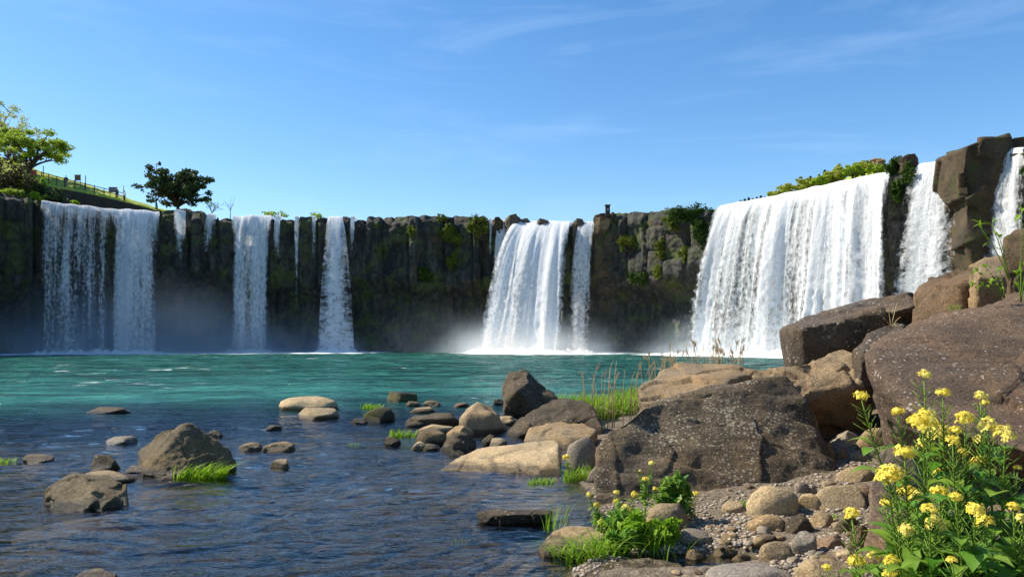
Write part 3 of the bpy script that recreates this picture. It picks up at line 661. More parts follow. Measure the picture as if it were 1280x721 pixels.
hull_rock([P(974, 412, 15.3), P(979, 452, 15.3), P(1003, 464, 14.85), P(1002, 410, 14.6), P(1052, 404, 14.5), P(1145, 380, 14.2), P(1152, 402, 14.5), P(1140, 450, 15.0), P(1005, 455, 14.75), P(1010, 392, 16.4), P(1080, 374, 16.4), P(1138, 367, 16.2), B(1003, 15.1, .9), B(1150, 15.3, .9), B(985, 16.3, .9), B(1150, 16.3, .9), P(985, 463, 15.2)],
          M['slab'], 'blocky boulder with a black shaded face, in front of the broadest waterfall', voxel=.045, amp=.022, soft=1, rough=.012, ridge=.06, seed=3)
hull_rock([P(1140, 366, 14.4), P(1152, 356, 14.8), P(1200, 340, 15.0), P(1214, 334, 15.0), P(1222, 345, 14.6), P(1226, 385, 14.4), P(1142, 400, 14.0), P(1195, 405, 13.6), P(1200, 360, 13.9), P(1215, 350, 14.0), P(1226, 400, 14.2), B(1145, 14.2, .9), B(1230, 14, .9), B(1230, 15.6, .9), B(1145, 15.6, .9), P(1150, 362, 15.6)],
          M['rust'], 'rusty brown boulder between the black faced block and the small top boulder', voxel=.034, amp=.045, soft=1, facet=.04, rough=.016, ridge=.1, seed=4)
hull_rock([P(1211, 334, 13.8), P(1232, 320, 13.9), P(1258, 319, 13.9), P(1268, 332, 13.6), P(1262, 345, 13.2), P(1222, 345, 13.2), P(1216, 362, 13.4), P(1266, 362, 13.4), B(1215, 13.6, 1.2), B(1270, 13.4, 1.2), B(1270, 15, 1.2), B(1215, 15, 1.2), P(1240, 320, 14.7)],
          M['block'], 'small tan boulder topping the rock pile, right of the rusty one', voxel=.03, amp=.04, soft=3, seed=5)
hull_rock([P(1256, 296, 12.0), P(1266, 286, 12.3), P(1300, 284, 12.3), P(1330, 290, 12), P(1254, 318, 11.8), P(1262, 345, 11.7), P(1300, 330, 11.6), B(1258, 11.9, 1.8), B(1340, 11.9, 1.8), B(1340, 13.2, 1.8), B(1262, 13.2, 1.8)],
          M['rust'], 'upright brown rock at the far right edge above the huge sloping boulder', voxel=.03, amp=.05, soft=3, seed=6)
hull_rock([P(1064, 436, 12.7), P(1088, 412, 12.9), P(1118, 400, 13.0), P(1136, 404, 12.8), P(1128, 414, 12.4), P(1085, 436, 12.2), P(1080, 445, 12.2), P(1132, 425, 12.4), B(1070, 12.6, 1.0), B(1140, 12.6, 1.0), B(1140, 13.6, 1.0), B(1075, 13.6, 1.0)],
          M['slab'], 'small wedge of stone lodged below the black faced block', voxel=.025, amp=.03, soft=2, seed=7)
hull_rock([P(938, 472, 12.6), P(985, 462, 13.2), P(1030, 452, 13.6), P(1042, 437, 13.7), P(1054, 434, 13.7), P(1078, 446, 13.3), P(1086, 486, 12.7), P(1084, 528, 13.0), P(1022, 542, 12.8), P(1006, 500, 12.3), P(1035, 482, 12.4), P(1075, 480, 12.4), P(950, 500, 12.4), P(990, 492, 12.3), B(940, 12.7, .1), B(1020, 12.9, .2), B(1085, 13.2, .2), B(1085, 14.3, .2), B(950, 14.3, .1)],
          M['block'], 'lumpy tan boulder with a shaded right face between the largest and the huge sloping boulder', voxel=.028, amp=.04, soft=2, rough=.016, ridge=.08, seed=8, facet=.03, cracks=6,
          dents=[(P(1020, 462, 13.0), .3, .14)])
hull_rock([P(792, 514, 14.0), P(800, 484, 14.6), P(838, 464, 15.6), P(846, 453, 16.0), P(884, 454, 16.0), P(917, 456, 15.8), P(943, 464, 15.6), P(936, 478, 14.9), P(913, 490, 14.3), P(908, 476, 14.6), P(830, 520, 13.8), P(900, 515, 13.9), B(795, 14.1, .0), B(915, 14.1, .0), B(940, 15.2, .0), B(940, 16.9, .0), B(820, 16.9, .0), P(860, 455, 16.8)],
          M['block'], 'flat topped sandy block with a black broken right end, below the dry grass', voxel=.04, amp=.022, soft=1, rough=.01, ridge=.07, seed=9, facet=.03, cracks=6,
          dents=[(P(872, 480, 15.0), .18, .08), (P(890, 486, 14.6), .14, .07)])
hull_rock([P(938, 463, 15.6), P(962, 458, 16.2), P(985, 464, 15.6), P(980, 480, 15), P(940, 480, 15), B(938, 15.4, .2), B(988, 15.4, .2), B(985, 16.6, .2), B(940, 16.6, .2)], M['tan'], 'low tan stone tucked behind the lumpy tan boulder', name='stone', voxel=.03, amp=.04, soft=3, seed=10, cat='stone')
# --- boulders at the water's edge
hull_rock([P(628, 482, 20.2), P(636, 464, 20.6), P(658, 463, 20.6), P(662, 478, 20.0), P(672, 486, 20.4), P(690, 494, 20.6), P(696, 502, 20.2), P(632, 500, 19.8), P(628, 522, 20.0), P(690, 520, 20.0), P(645, 490, 19.6), B(630, 20.1, -.3), B(695, 20.1, -.3), B(690, 21.3, -.3), B(630, 21.3, -.3), P(640, 466, 21.0)],
          M['darks'], 'tall dark rock rising to a blunt horn at the pool edge', voxel=.035, amp=.05, soft=3, rough=.014, seed=11, dents=[(P(680, 482, 20.2), .28, .13)])
hull_rock([P(630, 551, 16.2), P(633, 536, 16.6), P(658, 514, 17.0), P(698, 495, 17.5), P(727, 498, 17.4), P(742, 508, 17.0), P(754, 536, 16.4), P(715, 520, 16.5), P(660, 540, 16.2), P(745, 545, 16.3), B(632, 16.3, -.3), B(752, 16.2, -.2), B(752, 18.4, -.2), B(650, 18.4, -.3)],
          M['darks'], 'long dark boulder with a grey right end, just behind the tan flat topped one', voxel=.04, amp=.05, soft=3, rough=.014, ridge=.06, seed=12)
hull_rock([P(654, 556, 14.9), P(662, 536, 15.2), P(696, 524, 15.7), P(731, 528, 15.6), P(746, 538, 15.2), P(738, 545, 14.7), P(712, 546, 14.6), P(712, 585, 14.2), P(744, 560, 14.8), B(656, 14.9, -.3), B(715, 14.5, -.2), B(745, 14.9, -.2), B(740, 16.2, -.2), B(665, 16.2, -.2)],
          M['tan'], 'flat topped tan boulder above the long pale slab', voxel=.034, amp=.03, soft=3, seed=13)
hull_rock([P(549, 588, 12.15), P(562, 578, 12.5), P(597, 559, 13.2), P(650, 553, 13.2), P(694, 549, 13.2), P(700, 552, 12.9), P(698, 560, 12.4), P(703, 596, 11.8), P(664, 602, 11.6), P(600, 597, 11.8), B(553, 12.1, -.25), B(665, 11.6, -.25), B(705, 11.9, -.25), B(702, 13.3, -.25), B(600, 13.4, -.25)],
          M['tanl'], 'long pale tan slab lying half in the river, left of the largest boulder', voxel=.028, amp=.025, soft=2, rough=.01, ridge=.05, seed=14, cracks=1, facet=.01)
hull_rock([P(173, 563, 12.3), P(178, 592, 11.7), P(203, 598, 11.55), P(204, 562, 11.8), P(213, 556, 11.85), P(230, 529, 12.1), P(238, 529, 12.15), P(262, 545, 12.15), P(285, 563, 12.15), P(294, 582, 12.1), P(260, 594, 11.75), P(228, 596, 11.6), B(175, 12.0, -.3), B(290, 12.2, -.3), B(283, 13.6, -.3), B(180, 13.6, -.3), P(205, 546, 13.2), P(255, 548, 13.4)],
          M['olive'], 'peaked olive brown boulder standing in the river with grass at its foot', voxel=.018, amp=.03, soft=1, rough=.018, ridge=.05, seed=15, facet=.02, cracks=0, dents=[(P(236, 566, 12.0), .2, .05)])
hull_rock([P(48, 634, 9.6), P(58, 612, 9.8), P(92, 594, 10.0), P(135, 592, 10.1), P(156, 606, 9.9), P(161, 632, 9.55), P(110, 640, 9.25), P(75, 641, 9.3), P(118, 612, 9.5), B(50, 9.5, -.25), B(160, 9.5, -.25), B(150, 10.5, -.25), B(60, 10.5, -.25)],
          M['olive'], 'low knobbly boulder in the river, nearest of those at lower left', voxel=.018, amp=.07, soft=3, rough=.018, ridge=.06, seed=16, dents=[(P(120, 630, 9.3), .1, .05)])
hull_rock([P(597, 640, 8.75), P(625, 634.5, 9.0), P(660, 634, 9.0), P(690, 637, 8.85), P(688, 642, 8.72), P(630, 642, 8.6), P(688, 652, 8.72), P(630, 656, 8.6), P(600, 653, 8.65), B(600, 8.7, -.12), B(690, 8.8, -.12), B(685, 9.3, -.12), B(605, 9.3, -.12)],
          M['darks'], 'thin flat dark slab lying alone in the shallow water', name='stone', voxel=.012, amp=.02, soft=2, seed=17, cat='stone')
hull_rock([P(672, 682, 7.55), P(690, 664, 7.8), P(712, 655, 8.0), P(740, 657, 8.0), P(757, 666, 7.7), P(748, 690, 7.3), P(705, 697, 7.25), P(680, 690, 7.3), B(675, 7.4, -.2), B(752, 7.4, -.2), B(752, 8.1, -.2), B(680, 8.1, -.2)],
          M['tan'], 'rounded tan rock at the waterline left of the small yellow flowers', name='stone', voxel=.014, amp=.04, soft=5, rough=.012, seed=18, cat='stone')
hull_rock([P(722, 722, 6.6), P(762, 702, 6.95), P(812, 697, 7.05), P(850, 700, 6.95), P(857, 712, 6.7), P(860, 730, 6.5), P(760, 735, 6.4), B(725, 6.6, -.2), B(860, 6.5, -.2), B(858, 7.1, -.2), B(740, 7.1, -.2)],
          M['tan'], 'flat tan rock cut by the bottom edge below the small yellow flowers', name='stone', voxel=.014, amp=.03, soft=3, rough=.014, seed=19, cat='stone')
hull_rock([P(1086, 600, 6.6), P(1096, 570, 7.0), P(1115, 556, 7.3), P(1138, 560, 7.2), P(1150, 590, 7.0), P(1160, 640, 6.6), P(1085, 650, 6.2), P(1110, 680, 6.0), P(1160, 690, 6.0), P(1095, 585, 6.7), B(1090, 6.3, .05), B(1165, 6.2, .05), B(1165, 7.5, .1), B(1095, 7.4, .1)],
          M['pink'], 'pinkish brown boulder half hidden behind the tall yellow flowers', voxel=.022, amp=.05, soft=4, rough=.012, seed=20)
# --- stones one can tell apart, river first
for a in [
    (100, 176, 588, 603, 'tan', 'flat tan stone behind the low knobbly boulder at lower left'),
    (110, 150, 567, 588, 'darks', 'small black stone left of the peaked boulder'),
    (156, 194, 581, 590, 'tan', 'thin pale sliver of stone at the left foot of the peaked boulder'),
    (133, 168, 545, 556, 'grey', 'flat grey stone upstream of the small black stone'),
    (113, 164, 508, 517, 'darks', 'flat black slab farthest out at left, alone near the turquoise water'),
    (32, 66, 567, 578, 'olive', 'low stone awash at the far left beside a grass tuft'),
    (96, 146, 711, 728, 'tan', 'stone cut by the bottom edge at lower left'),
    (258, 282, 537, 546, 'darks', 'small dark stone peeping out behind the peaked boulder'),
    (299, 327, 552, 563, 'tan', 'smaller of two flat stones in line right of the peaked boulder'),
    (330, 368, 551, 564, 'tan', 'larger of two flat stones in line right of the peaked boulder'),
    (338, 363, 573, 585, 'tanl', 'pale stone tip in front of the two flat stones in line'),
    (330, 353, 531, 538, 'darks', 'small dark stone awash in midstream, behind the two flat stones in line'),
    (350, 425, 494, 513, 'tanl', 'broad pale stone, the rear one of the midstream pair'),
    (372, 423, 509, 524, 'tanl', 'pale flat stone, the front one of the midstream pair'),
    (438, 459, 522, 530, 'darks', 'little dark stone left of the two tone mossy stone'),
    (453, 494, 508, 527, 'mossy', 'two tone stone with tan top and dark mossy base'),
    (483, 521, 489, 503, 'mossy', 'dark mossy stone farthest out in midstream'),
    (505, 526, 501, 508, 'olive', 'small olive stone just in front of the farthest mossy stone'),
    (530, 552, 500, 508, 'tan', 'small tan stone right of the farthest mossy stone'),
    (513, 546, 508, 516, 'tan', 'low tan stone behind the dark flat slab'),
    (566, 586, 503, 509, 'red', 'small reddish flat stone behind the pale two lobed boulder'),
    (616, 630, 498, 507, 'darks', 'small black stone left of the horned rock'),
    (507, 576, 515, 533, 'darks', 'dark flat slab left of the pale two lobed boulder'),
    (575, 638, 502, 541, 'tan', 'pale two lobed boulder left of the horned rock'),
    (519, 567, 530, 543, 'tanl', 'flat pale stone under the dark slab'),
    (519, 560, 536, 556, 'olive', 'rounded stone in front of the flat pale one'),
    (514, 533, 551, 562, 'tanl', 'small pale pebble like stone at the front of the midstream heap'),
    (558, 592, 531, 550, 'tan', 'rounded tan stone behind the dark wedge shaped one'),
    (549, 594, 541, 566, 'darks', 'dark wedge shaped stone at the front of the midstream heap'),
    (481, 501, 545, 557, 'darks', 'small rough black stone beside a weedy tuft, left of the midstream heap'),
    (527, 552, 554, 563, 'olive', 'low mossy stone awash at the front of the midstream heap'),
    (612, 634, 547, 559, 'tanl', 'small light stone at the left foot of the long dark boulder'),
    (602, 621, 542, 556, 'darks', 'small dark stone left of the long dark boulder'),
    (617, 648, 519, 531, 'tan', 'tan stone between the two lobed boulder and the long dark one'),
    (708, 746, 545, 588, 'grey', 'round grey boulder wedged left of the largest boulder'),
    (733, 752, 575, 603, 'grey', 'small grey stone at the left foot of the largest boulder'),
    # beach
    (935, 996, 605, 643, 'tanl', 'smooth tan stone like a leaning egg under the largest boulder'),
    (903, 931, 626, 641, 'tan', 'small domed stone left of the leaning egg shaped one'),
    (1020, 1080, 605, 637, 'tanl', 'big smooth tan cobble right of the two close set stones'),
    (994, 1026, 616, 637, 'tanl', 'rounded tan cobble touching the big smooth cobble'),
    (1066, 1097, 605, 633, 'pink', 'slanting pinkish flat stone beside the big smooth cobble'),
    (993, 1011, 601, 616, 'grey', 'small grey stone behind the leaning egg shaped one'),
    (1008, 1021, 606, 617, 'grey', 'tiny pale grey stone behind the rounded cobble'),
    (1027, 1044, 600, 609, 'tanl', 'small tan stone behind the big smooth cobble'),
    (935, 981, 642, 663, 'tan', 'broad low stone in front of the leaning egg shaped one'),
    (980, 1016, 640, 666, 'darks', 'dark grey angular stone in the middle of the beach'),
    (1015, 1043, 638, 659, 'tan', 'tan stone right of the dark grey angular one'),
    (1040, 1071, 638, 665, 'olive', 'rough dark stone at the edge of the gravel, near the flowers'),
    (1059, 1090, 654, 688, 'olive', 'craggy dark stone touching the tall yellow flowers'),
    (1018, 1060, 668, 686, 'pink', 'flat pinkish stone behind the bottom tan boulder'),
    (1045, 1068, 686, 697, 'tanl', 'small flat pale stone left of the lowest flowers'),
    (987, 1020, 664, 693, 'grey', 'round grey cobble, almost a ball, beside green weeds'),
    (950, 990, 676, 700, 'tan', 'tan cobble touching the round grey one'),
    (848, 887, 660, 681, 'grey', 'grey stone with a dark hollow, right of the small yellow flowers'),
    (887, 924, 680, 694, 'tanl', 'low pale tan stone beside the brown puddle'),
    (915, 938, 691, 701, 'tanl', 'small pale stone right of the brown puddle'),
    (858, 880, 686, 698, 'tanl', 'small pale stone lying in the brown puddle'),
    (884, 986, 705, 734, 'grey', 'wide smooth grey stone cut by the bottom edge'),
    (995, 1066, 698, 734, 'tan', 'rounded tan boulder cut by the bottom edge left of the tall flowers'),
    (1047, 1091, 582, 603, 'tanl', 'smooth tan stone in the gap under the lumpy boulder'),
    (1061, 1087, 563, 577, 'grey', 'pale grey flat stone in the shaded gap'),
    (1045, 1061, 560, 574, 'tan', 'small tan stone at the right end of the largest boulder'),
    (1080, 1096, 558, 571, 'grey', 'small grey stone left of the pinkish boulder'),
    (1036, 1074, 537, 558, 'grey', 'grey stone lying deep in shade under the lumpy boulder'),
    (1070, 1122, 534, 558, 'tan', 'long tan stone in shade under the huge sloping boulder'),
    (1024, 1046, 544, 578, 'tan', 'upright tan stone against the right end of the largest boulder'),
    (972, 994, 630, 639, 'red', 'small reddish broken stone on the beach'),
    (806, 860, 628, 665, 'tan', 'pale stone half buried in the small flower clump'),
]:
    k = {}
    lab = a[5]
    if 'flat' in lab or 'slab' in lab or 'sliver' in lab: k = dict(planes=6)
    if 'two lobed' in lab or 'rough' in lab or 'craggy' in lab or 'wedge' in lab: k = dict(lump=.2, fine=.04, planes=7)
    if 'round grey' in lab or 'smooth' in lab or 'egg' in lab: k = dict(planes=2, lump=.05, fine=.006)
    stone(*a, **k)
# --- loose cobbles of the beach: copies of a few shapes
protos = [stone_mesh(1, .8, .55, 300+i, sub=3, lump=.09) for i in range(8)]
pm = [M['tanl'], M['grey'], M['tan'], M['pink']]
R = np.random.RandomState(21); src = []
for i, me in enumerate(protos):
    me.name = 'cobble'; me.materials.append(pm[i % 4]); src.append(me)
first = {}
for i in range(290):
    px = R.uniform(835, 1095); py = 545 + 175*R.uniform(0, 1)**.8
    if px < 900 and py < 640: continue
    if px < 1040 and py < 600: continue
    X, Y, g = on_ground(px, py)
    if g < .02: continue
    k = R.randint(8); s_ = R.uniform(.045, .125)*(1 if R.rand() > .12 else 1.5)
    if k not in first:
        o = bpy.data.objects.new('cobble', src[k]); first[k] = o
    else: o = first[k].copy()
    C.objects.link(o); o.location = (X, Y, g+.1*s_); o.scale = (s_, s_, s_*R.uniform(.7, 1.1)); o.rotation_euler = (R.uniform(-.3, .3), R.uniform(-.3, .3), R.uniform(0, 6.28))
    tag(o, 'small rounded cobble lying loose in the beach gravel', 'cobble', 'loose cobbles in the beach gravel')
# --- gravel: nobody could count it
def gravel():
    bm = bmesh.new(); bmesh.ops.create_icosphere(bm, subdivisions=1, radius=.5)
    v0 = np.array([v.co[:] for v in bm.verts]); f0 = np.array([[v.index for v in f.verts] for f in bm.faces]); bm.free()
    n = 15000; px = R.uniform(700, 1130, n); py = 540+185*R.uniform(0, 1, n)**.75
    Y = np.full(n, 9.0)
    for _ in range(30): Y = .5*Y+.5*(EYE-ground((px-640)/F*Y, Y))*F/(py-HOR)
    X = (px-640)/F*Y; g = ground(X, Y); ok = (g > .012) & (pn(np.stack([X*1.3, Y*1.3, X*0+2], -1))+.25*pn(np.stack([X*5, Y*5, X*0], -1)) > -.12*R.uniform(0, 2.5, n)-.05)
    X, Y, g = X[ok], Y[ok], g[ok]; n = len(X); s_ = .010+.045*R.uniform(0, 1, n)**3
    a = R.uniform(0, 6.28, n); V = v0[None]*np.stack([s_*R.uniform(.8, 1.5, n), s_, s_*R.uniform(.45, .8, n)], -1)[:, None, :]
    V = V*(1+.25*R.normal(size=(n, len(v0), 1)).clip(-1.5, 1.5)*.6)
    ca, sa = np.cos(a)[:, None], np.sin(a)[:, None]
    V = np.stack([V[..., 0]*ca-V[..., 1]*sa+X[:, None], V[..., 0]*sa+V[..., 1]*ca+Y[:, None], V[..., 2]+(g+s_*.12)[:, None]], -1)
    Fc = (f0[None]+np.arange(n)[:, None, None]*len(v0)).reshape(-1, 3)
    m, T, N = mat_new('gravel_stone'); ge = N('ShaderNodeNewGeometry')
    cr = N('ShaderNodeValToRGB', {0: ge.outputs['Random Per Island']}); e = cr.color_ramp.elements
    e[0].color = (.30, .25, .19, 1); e[1].color = (.15, .13, .11, 1)
    for p_, c_ in ((.25, (.40, .33, .23, 1)), (.5, (.22, .16, .10, 1)), (.7, (.34, .31, .27, 1)), (.85, (.30, .21, .14, 1))): q = e.new(p_); q.color = c_
    n2 = N('ShaderNodeTexNoise', {'Vector': ge.outputs['Position'], 'Scale': 90, 'Detail': 3})
    cc = N('ShaderNodeMix', {0: 1.0, 6: cr.outputs[0], 7: N('ShaderNodeMapRange', {0: n2.outputs[0], 3: .6, 4: 1.4}).outputs[0]}, data_type='RGBA', blend_type='MULTIPLY')
    b = N('ShaderNodeBsdfPrincipled', {'Base Color': cc.outputs[2], 'Roughness': .85}); N('ShaderNodeOutputMaterial', {0: b.outputs[0]})
    tag(newobj('gravel', mesh_np('gravel', V.reshape(-1, 3), Fc), m), 'fine mixed gravel of the beach', 'gravel', kind='stuff')
gravel()
# --- stones lying on the river bed under the shallow water
def bed_stones():
    bm = bmesh.new(); bmesh.ops.create_icosphere(bm, subdivisions=2, radius=.5)
    v0 = np.array([v.co[:] for v in bm.verts]); f0 = np.array([[v.index for v in f.verts] for f in bm.faces]); bm.free()
    n = 420; Y = R.uniform(5.5, 24, n); X = R.uniform(-1, 1, n)*(Y*.75)+.3; g = ground(X, Y); ok = (g < -.02) & (g > -.8); X, Y, g = X[ok], Y[ok], g[ok]; n = len(X)
    s_ = .06+.38*R.uniform(0, 1, n)**3; s_ = np.minimum(s_, np.maximum(-g*2.2-.04, .05)); a = R.uniform(0, 6.28, n)
    V = v0[None]*np.stack([s_*R.uniform(.9, 1.5, n), s_, s_*R.uniform(.35, .6, n)], -1)[:, None, :]
    V = V*(1+.16*fbm(v0[None]*2+np.arange(n)[:, None, None]*3.3, 2))[..., None]
    ca, sa = np.cos(a)[:, None], np.sin(a)[:, None]
    V = np.stack([V[..., 0]*ca-V[..., 1]*sa+X[:, None], V[..., 0]*sa+V[..., 1]*ca+Y[:, None], V[..., 2]+(g+s_*.1)[:, None]], -1)
    Fc = (f0[None]+np.arange(n)[:, None, None]*len(v0)).reshape(-1, 3)
    m, T, N = mat_new('bed_stone'); ge = N('ShaderNodeNewGeometry')
    n2 = N('ShaderNodeTexNoise', {'Vector': ge.outputs['Position'], 'Scale': 9, 'Detail': 5})
    c_ = N('ShaderNodeMix', {0: ge.outputs['Random Per Island'], 6: (.05, .035, .017, 1), 7: (.12, .085, .04, 1)}, data_type='RGBA').outputs[2]
    cc = N('ShaderNodeMix', {0: 1.0, 6: c_, 7: N('ShaderNodeMapRange', {0: n2.outputs[0], 3: .5, 4: 1.4}).outputs[0]}, data_type='RGBA', blend_type='MULTIPLY')
    b = N('ShaderNodeBsdfPrincipled', {'Base Color': cc.outputs[2], 'Roughness': .8}); N('ShaderNodeOutputMaterial', {0: b.outputs[0]})
    tag(newobj('river_bed_gravel', mesh_np('river_bed_gravel', V.reshape(-1, 3), Fc), m), 'brown stones on the bed under shallow water', 'river bed', kind='stuff')
bed_stones()
# ------------------------------------------------------------------ leaves, trees
def leaf_cloud(cen, size, rs, aspect=1.7, flat=0.0, vert=0.0):
    """many small leaf shaped faces: centres (n,3) -> verts, faces"""
    n = len(cen); a = rs.normal(size=(n, 3)); a[:, 2] += vert*2*np.sign(a[:, 2]+1e-6); a /= np.linalg.norm(a, axis=1)[:, None]
    b = rs.normal(size=(n, 3)); b[:, 2] *= (1-flat); b -= (a*b).sum(1)[:, None]*a; b /= np.linalg.norm(b, axis=1)[:, None]
    sz = np.asarray(size)*rs.uniform(.6, 1.3, n); L_ = (a*(sz*aspect/2)[:, None]); W_ = b*(sz/2)[:, None]
    V = np.stack([cen-L_, cen+W_-.1*L_, cen+L_, cen-W_-.1*L_], 1).reshape(-1, 3)
    return V, np.arange(4*n).reshape(-1, 4)
def blob_points(cs, rs_, n, rs, shell=.55):
    cs = np.asarray(cs, float); rad = np.asarray(rs_, float).reshape(len(cs), -1); k = rs.randint(len(cs), size=n)
    d = rs.normal(size=(n, 3)); d /= np.linalg.norm(d, axis=1)[:, None]; r = rs.uniform(0, 1, n)**(1-shell)
    return cs[k]+d*r[:, None]*rad[k]
def bez(p0, p1, p2, n=6):
    return [p0*(1-t)**2+p1*2*t*(1-t)+p2*t*t for t in np.linspace(0, 1, n)]
def tree(name, label, base, h, cw, leaf, nleaf, lsize, tr, z0=.3, seed=0, bark=BARK, cat='tree', group=None, nl=7, nclump=55, clr=.13, off=(0, 0), sub=3, fill=0.35):
    rs = np.random.RandomState(seed+400); rnd = random.Random(seed)
    root = empty(name, base, label, cat, group); mb = MB(); tips = []
    fork = Vector((off[0]*.25, off[1]*.25, h*z0)); mb.tube(bez(Vector((0, 0, -.3)), Vector((rnd.uniform(-.15, .15), 0, h*z0*.5)), fork, 5), np.linspace(tr*1.25, tr*.8, 5), 7)
    for i in range(nl):
        a = 2*math.pi*(i+rnd.uniform(-.3, .3))/nl; rr = cw/2*rnd.uniform(.55, .95); zz = h*rnd.uniform(z0+.25*(1-z0), .93) - (.18*h*(1-z0) if rr > cw*.4 else 0)
        tip = Vector((math.cos(a)*rr+off[0], math.sin(a)*rr*.9+off[1], zz)); mid = fork.lerp(tip, .45)+Vector((0, 0, .12*h))
        pts = bez(fork, mid, tip, 7); mb.tube(pts, np.linspace(tr*.55, tr*.07, 7), 5); tips.append(tip)
        for j in range(sub):
            q = pts[rnd.randint(2, 5)]; t2 = q+Vector((rnd.uniform(-1, 1), rnd.uniform(-1, 1), rnd.uniform(-.1, .9)))*cw*.2
            mb.tube(bez(q, q.lerp(t2, .5)+Vector((0, 0, .03*h)), t2, 4), np.linspace(tr*.22, tr*.04, 4), 4); tips.append(t2)
    mb.build('trunk', bark, root)
    if nleaf:
        cs = [np.array(t) for t in tips]
        while len(cs) < nclump:
            d = rs.normal(size=3); d /= np.linalg.norm(d); d *= rs.uniform(fill, 1)**.5
            zc = h*(z0+1)/2+h*.03; c = np.array([off[0]+d[0]*cw*.44, off[1]+d[1]*cw*.42, zc+d[2]*h*(1-z0)*.42])
            c += fbm(np.array([c*.5+seed]), 2)[0]*cw*.05; cs.append(c)
        rad = np.stack([rs.uniform(.6, 1.25, len(cs))*cw*clr]*2+[rs.uniform(.45, .9, len(cs))*cw*clr*.75], -1)
        V, Fc = leaf_cloud(blob_points(cs, rad, nleaf, rs), lsize, rs, flat=.4)
        newobj('crown', mesh_np('crown', V, Fc, False), leaf, root)
    return root
def bush(name, label, c, r, leaf, n, ls, seed, cat='shrub', group=None, clumps=14, stems=True, bark=BARK):
    """low leafy plant: stems and foliage"""
    rs = np.random.RandomState(seed+900); r = np.array(r, float); root = empty(name, (c[0], c[1], c[2]-r[2]), label, cat, group)
    cs = []; 
    for _ in range(clumps):
        d = rs.normal(size=3); d /= np.linalg.norm(d); cs.append(d*r*rs.uniform(.35, .8)+np.array([0, 0, r[2]]))
    rad = np.array([r*rs.uniform(.25, .5) for _ in cs])
    V, Fc = leaf_cloud(blob_points(cs, rad, n, rs, .3), ls, rs, flat=.2); newobj('foliage', mesh_np('foliage', V, Fc, False), leaf, root)
    if stems:
        mb = MB()
        for q in cs[:8]: mb.tube([Vector((0, 0, 0)), Vector(q*.5), Vector(q)], [.035*r.max(), .02*r.max(), .008*r.max()], 4)
        mb.build('stem', bark, root)
    return root
def hill_mesh(name, label, cols, mat):
    """terrain strip: for each column a list of points front to back"""
    A = np.array(cols, float); n1, n2 = A.shape[:2]
    f = lambda a, m: np.stack([np.interp(np.linspace(0, 1, m), np.linspace(0, 1, len(a)), a[:, k]) for k in range(3)], -1)
    G = np.stack([f(c, 40) for c in A]); G = np.stack([f(G[:, j], 160) for j in range(40)], 0)
    G[..., 2] += .22*fbm(G*.35, 4); nr, nc = G.shape[:2]
    return tag(newobj(name, mesh_np(name, G.reshape(-1, 3), gridfaces(nr, nc)), mat), label, 'hill', kind='structure')
m, T, N = mat_new('grassy_slope'); tc = N('ShaderNodeTexCoord')
n = N('ShaderNodeTexNoise', {'Vector': tc.outputs['Object'], 'Scale': 1.2, 'Detail': 8, 'Roughness': .7})
col = N('ShaderNodeMix', {0: N('ShaderNodeMapRange', {0: n.outputs[0], 1: .35, 2: .65}).outputs[0], 6: (.24, .32, .02, 1), 7: (.46, .50, .06, 1)}, data_type='RGBA').outputs[2]
bp = N('ShaderNodeBump', {'Height': n.outputs[0], 'Strength': .5, 'Distance': .3})
N('ShaderNodeOutputMaterial', {0: N('ShaderNodeBsdfPrincipled', {'Base Color': col, 'Roughness': .9, 'Normal': bp.outputs[0]}).outputs[0]})
GRASSHILL = m
# left hill above the fall: front foot, top of the retaining wall, fence line, skyline, back
cols = []
for px, yw, ys in [(-160, 205, 150), (-60, 222, 182), (0, 228, 196), (30, 230, 206), (54, 231, 215), (80, 236, 222), (110, 240, 232), (145, 248, 242), (160, 252, 248), (193, 262, 259), (212, 266, 264), (225, 272, 270)]:
    Yc = float(np.interp(px, _px, _Y))
    fp = P(px, yw, Yc+9); cols.append([(fp.x, fp.y-.3, fp.z-6), fp, P(px, (yw+ys)/2+.5, Yc+12), P(px, ys, Yc+17), P(px, ys+2, Yc+26), P(px, ys+14, Yc+60)])
hill_mesh('hill', 'green grassy slope above the left end of the cliff', cols, GRASSHILL)
# retaining wall below the fence
STONEW = rock_mat('dark_wall_stone', (.075, .065, .055), (.05, .045, .04), dark=(.02, .018, .016), moss=.25, scale=.4, bump=1, wet=False)
def wall():
    pts = [(52, 234), (60, 233.5), (80, 237), (110, 242.5), (145, 250.5), (160, 254), (186, 261), (204, 265)]; V = []; px = np.linspace(52, 204, 120)
    py = np.interp(px, [p[0] for p in pts], [p[1] for p in pts]); Yc = np.interp(px, _px, _Y); rows = []
    for t in np.linspace(0, 1, 16):
        zt = EYE-(py-HOR)/F*(Yc+8.8); zb = zt-np.interp(px, [52, 160, 204], [6, 3.0, 1.2]); z = zb+(zt-zb)*t
        Yw = Yc+8.1+.55*t; rows.append(np.stack([(px-640)/F*(Yc+8.5), Yw, z], -1))
    top = rows[-1].copy(); top[:, 1] += .5; rows.append(top); bk = top.copy(); bk[:, 2] -= 3; rows.append(bk)
    G = np.stack(rows); d = fbm(G*1.3, 4)*.22; G[..., 1] -= d; G[..., 2] += .08*d
    o = newobj('retaining_wall', mesh_np('retaining_wall', G.reshape(-1, 3), gridfaces(*G.shape[:2])), STONEW)
    tag(o, 'dark rough stone retaining wall between the grass slope and the left falls', 'wall')
wall()
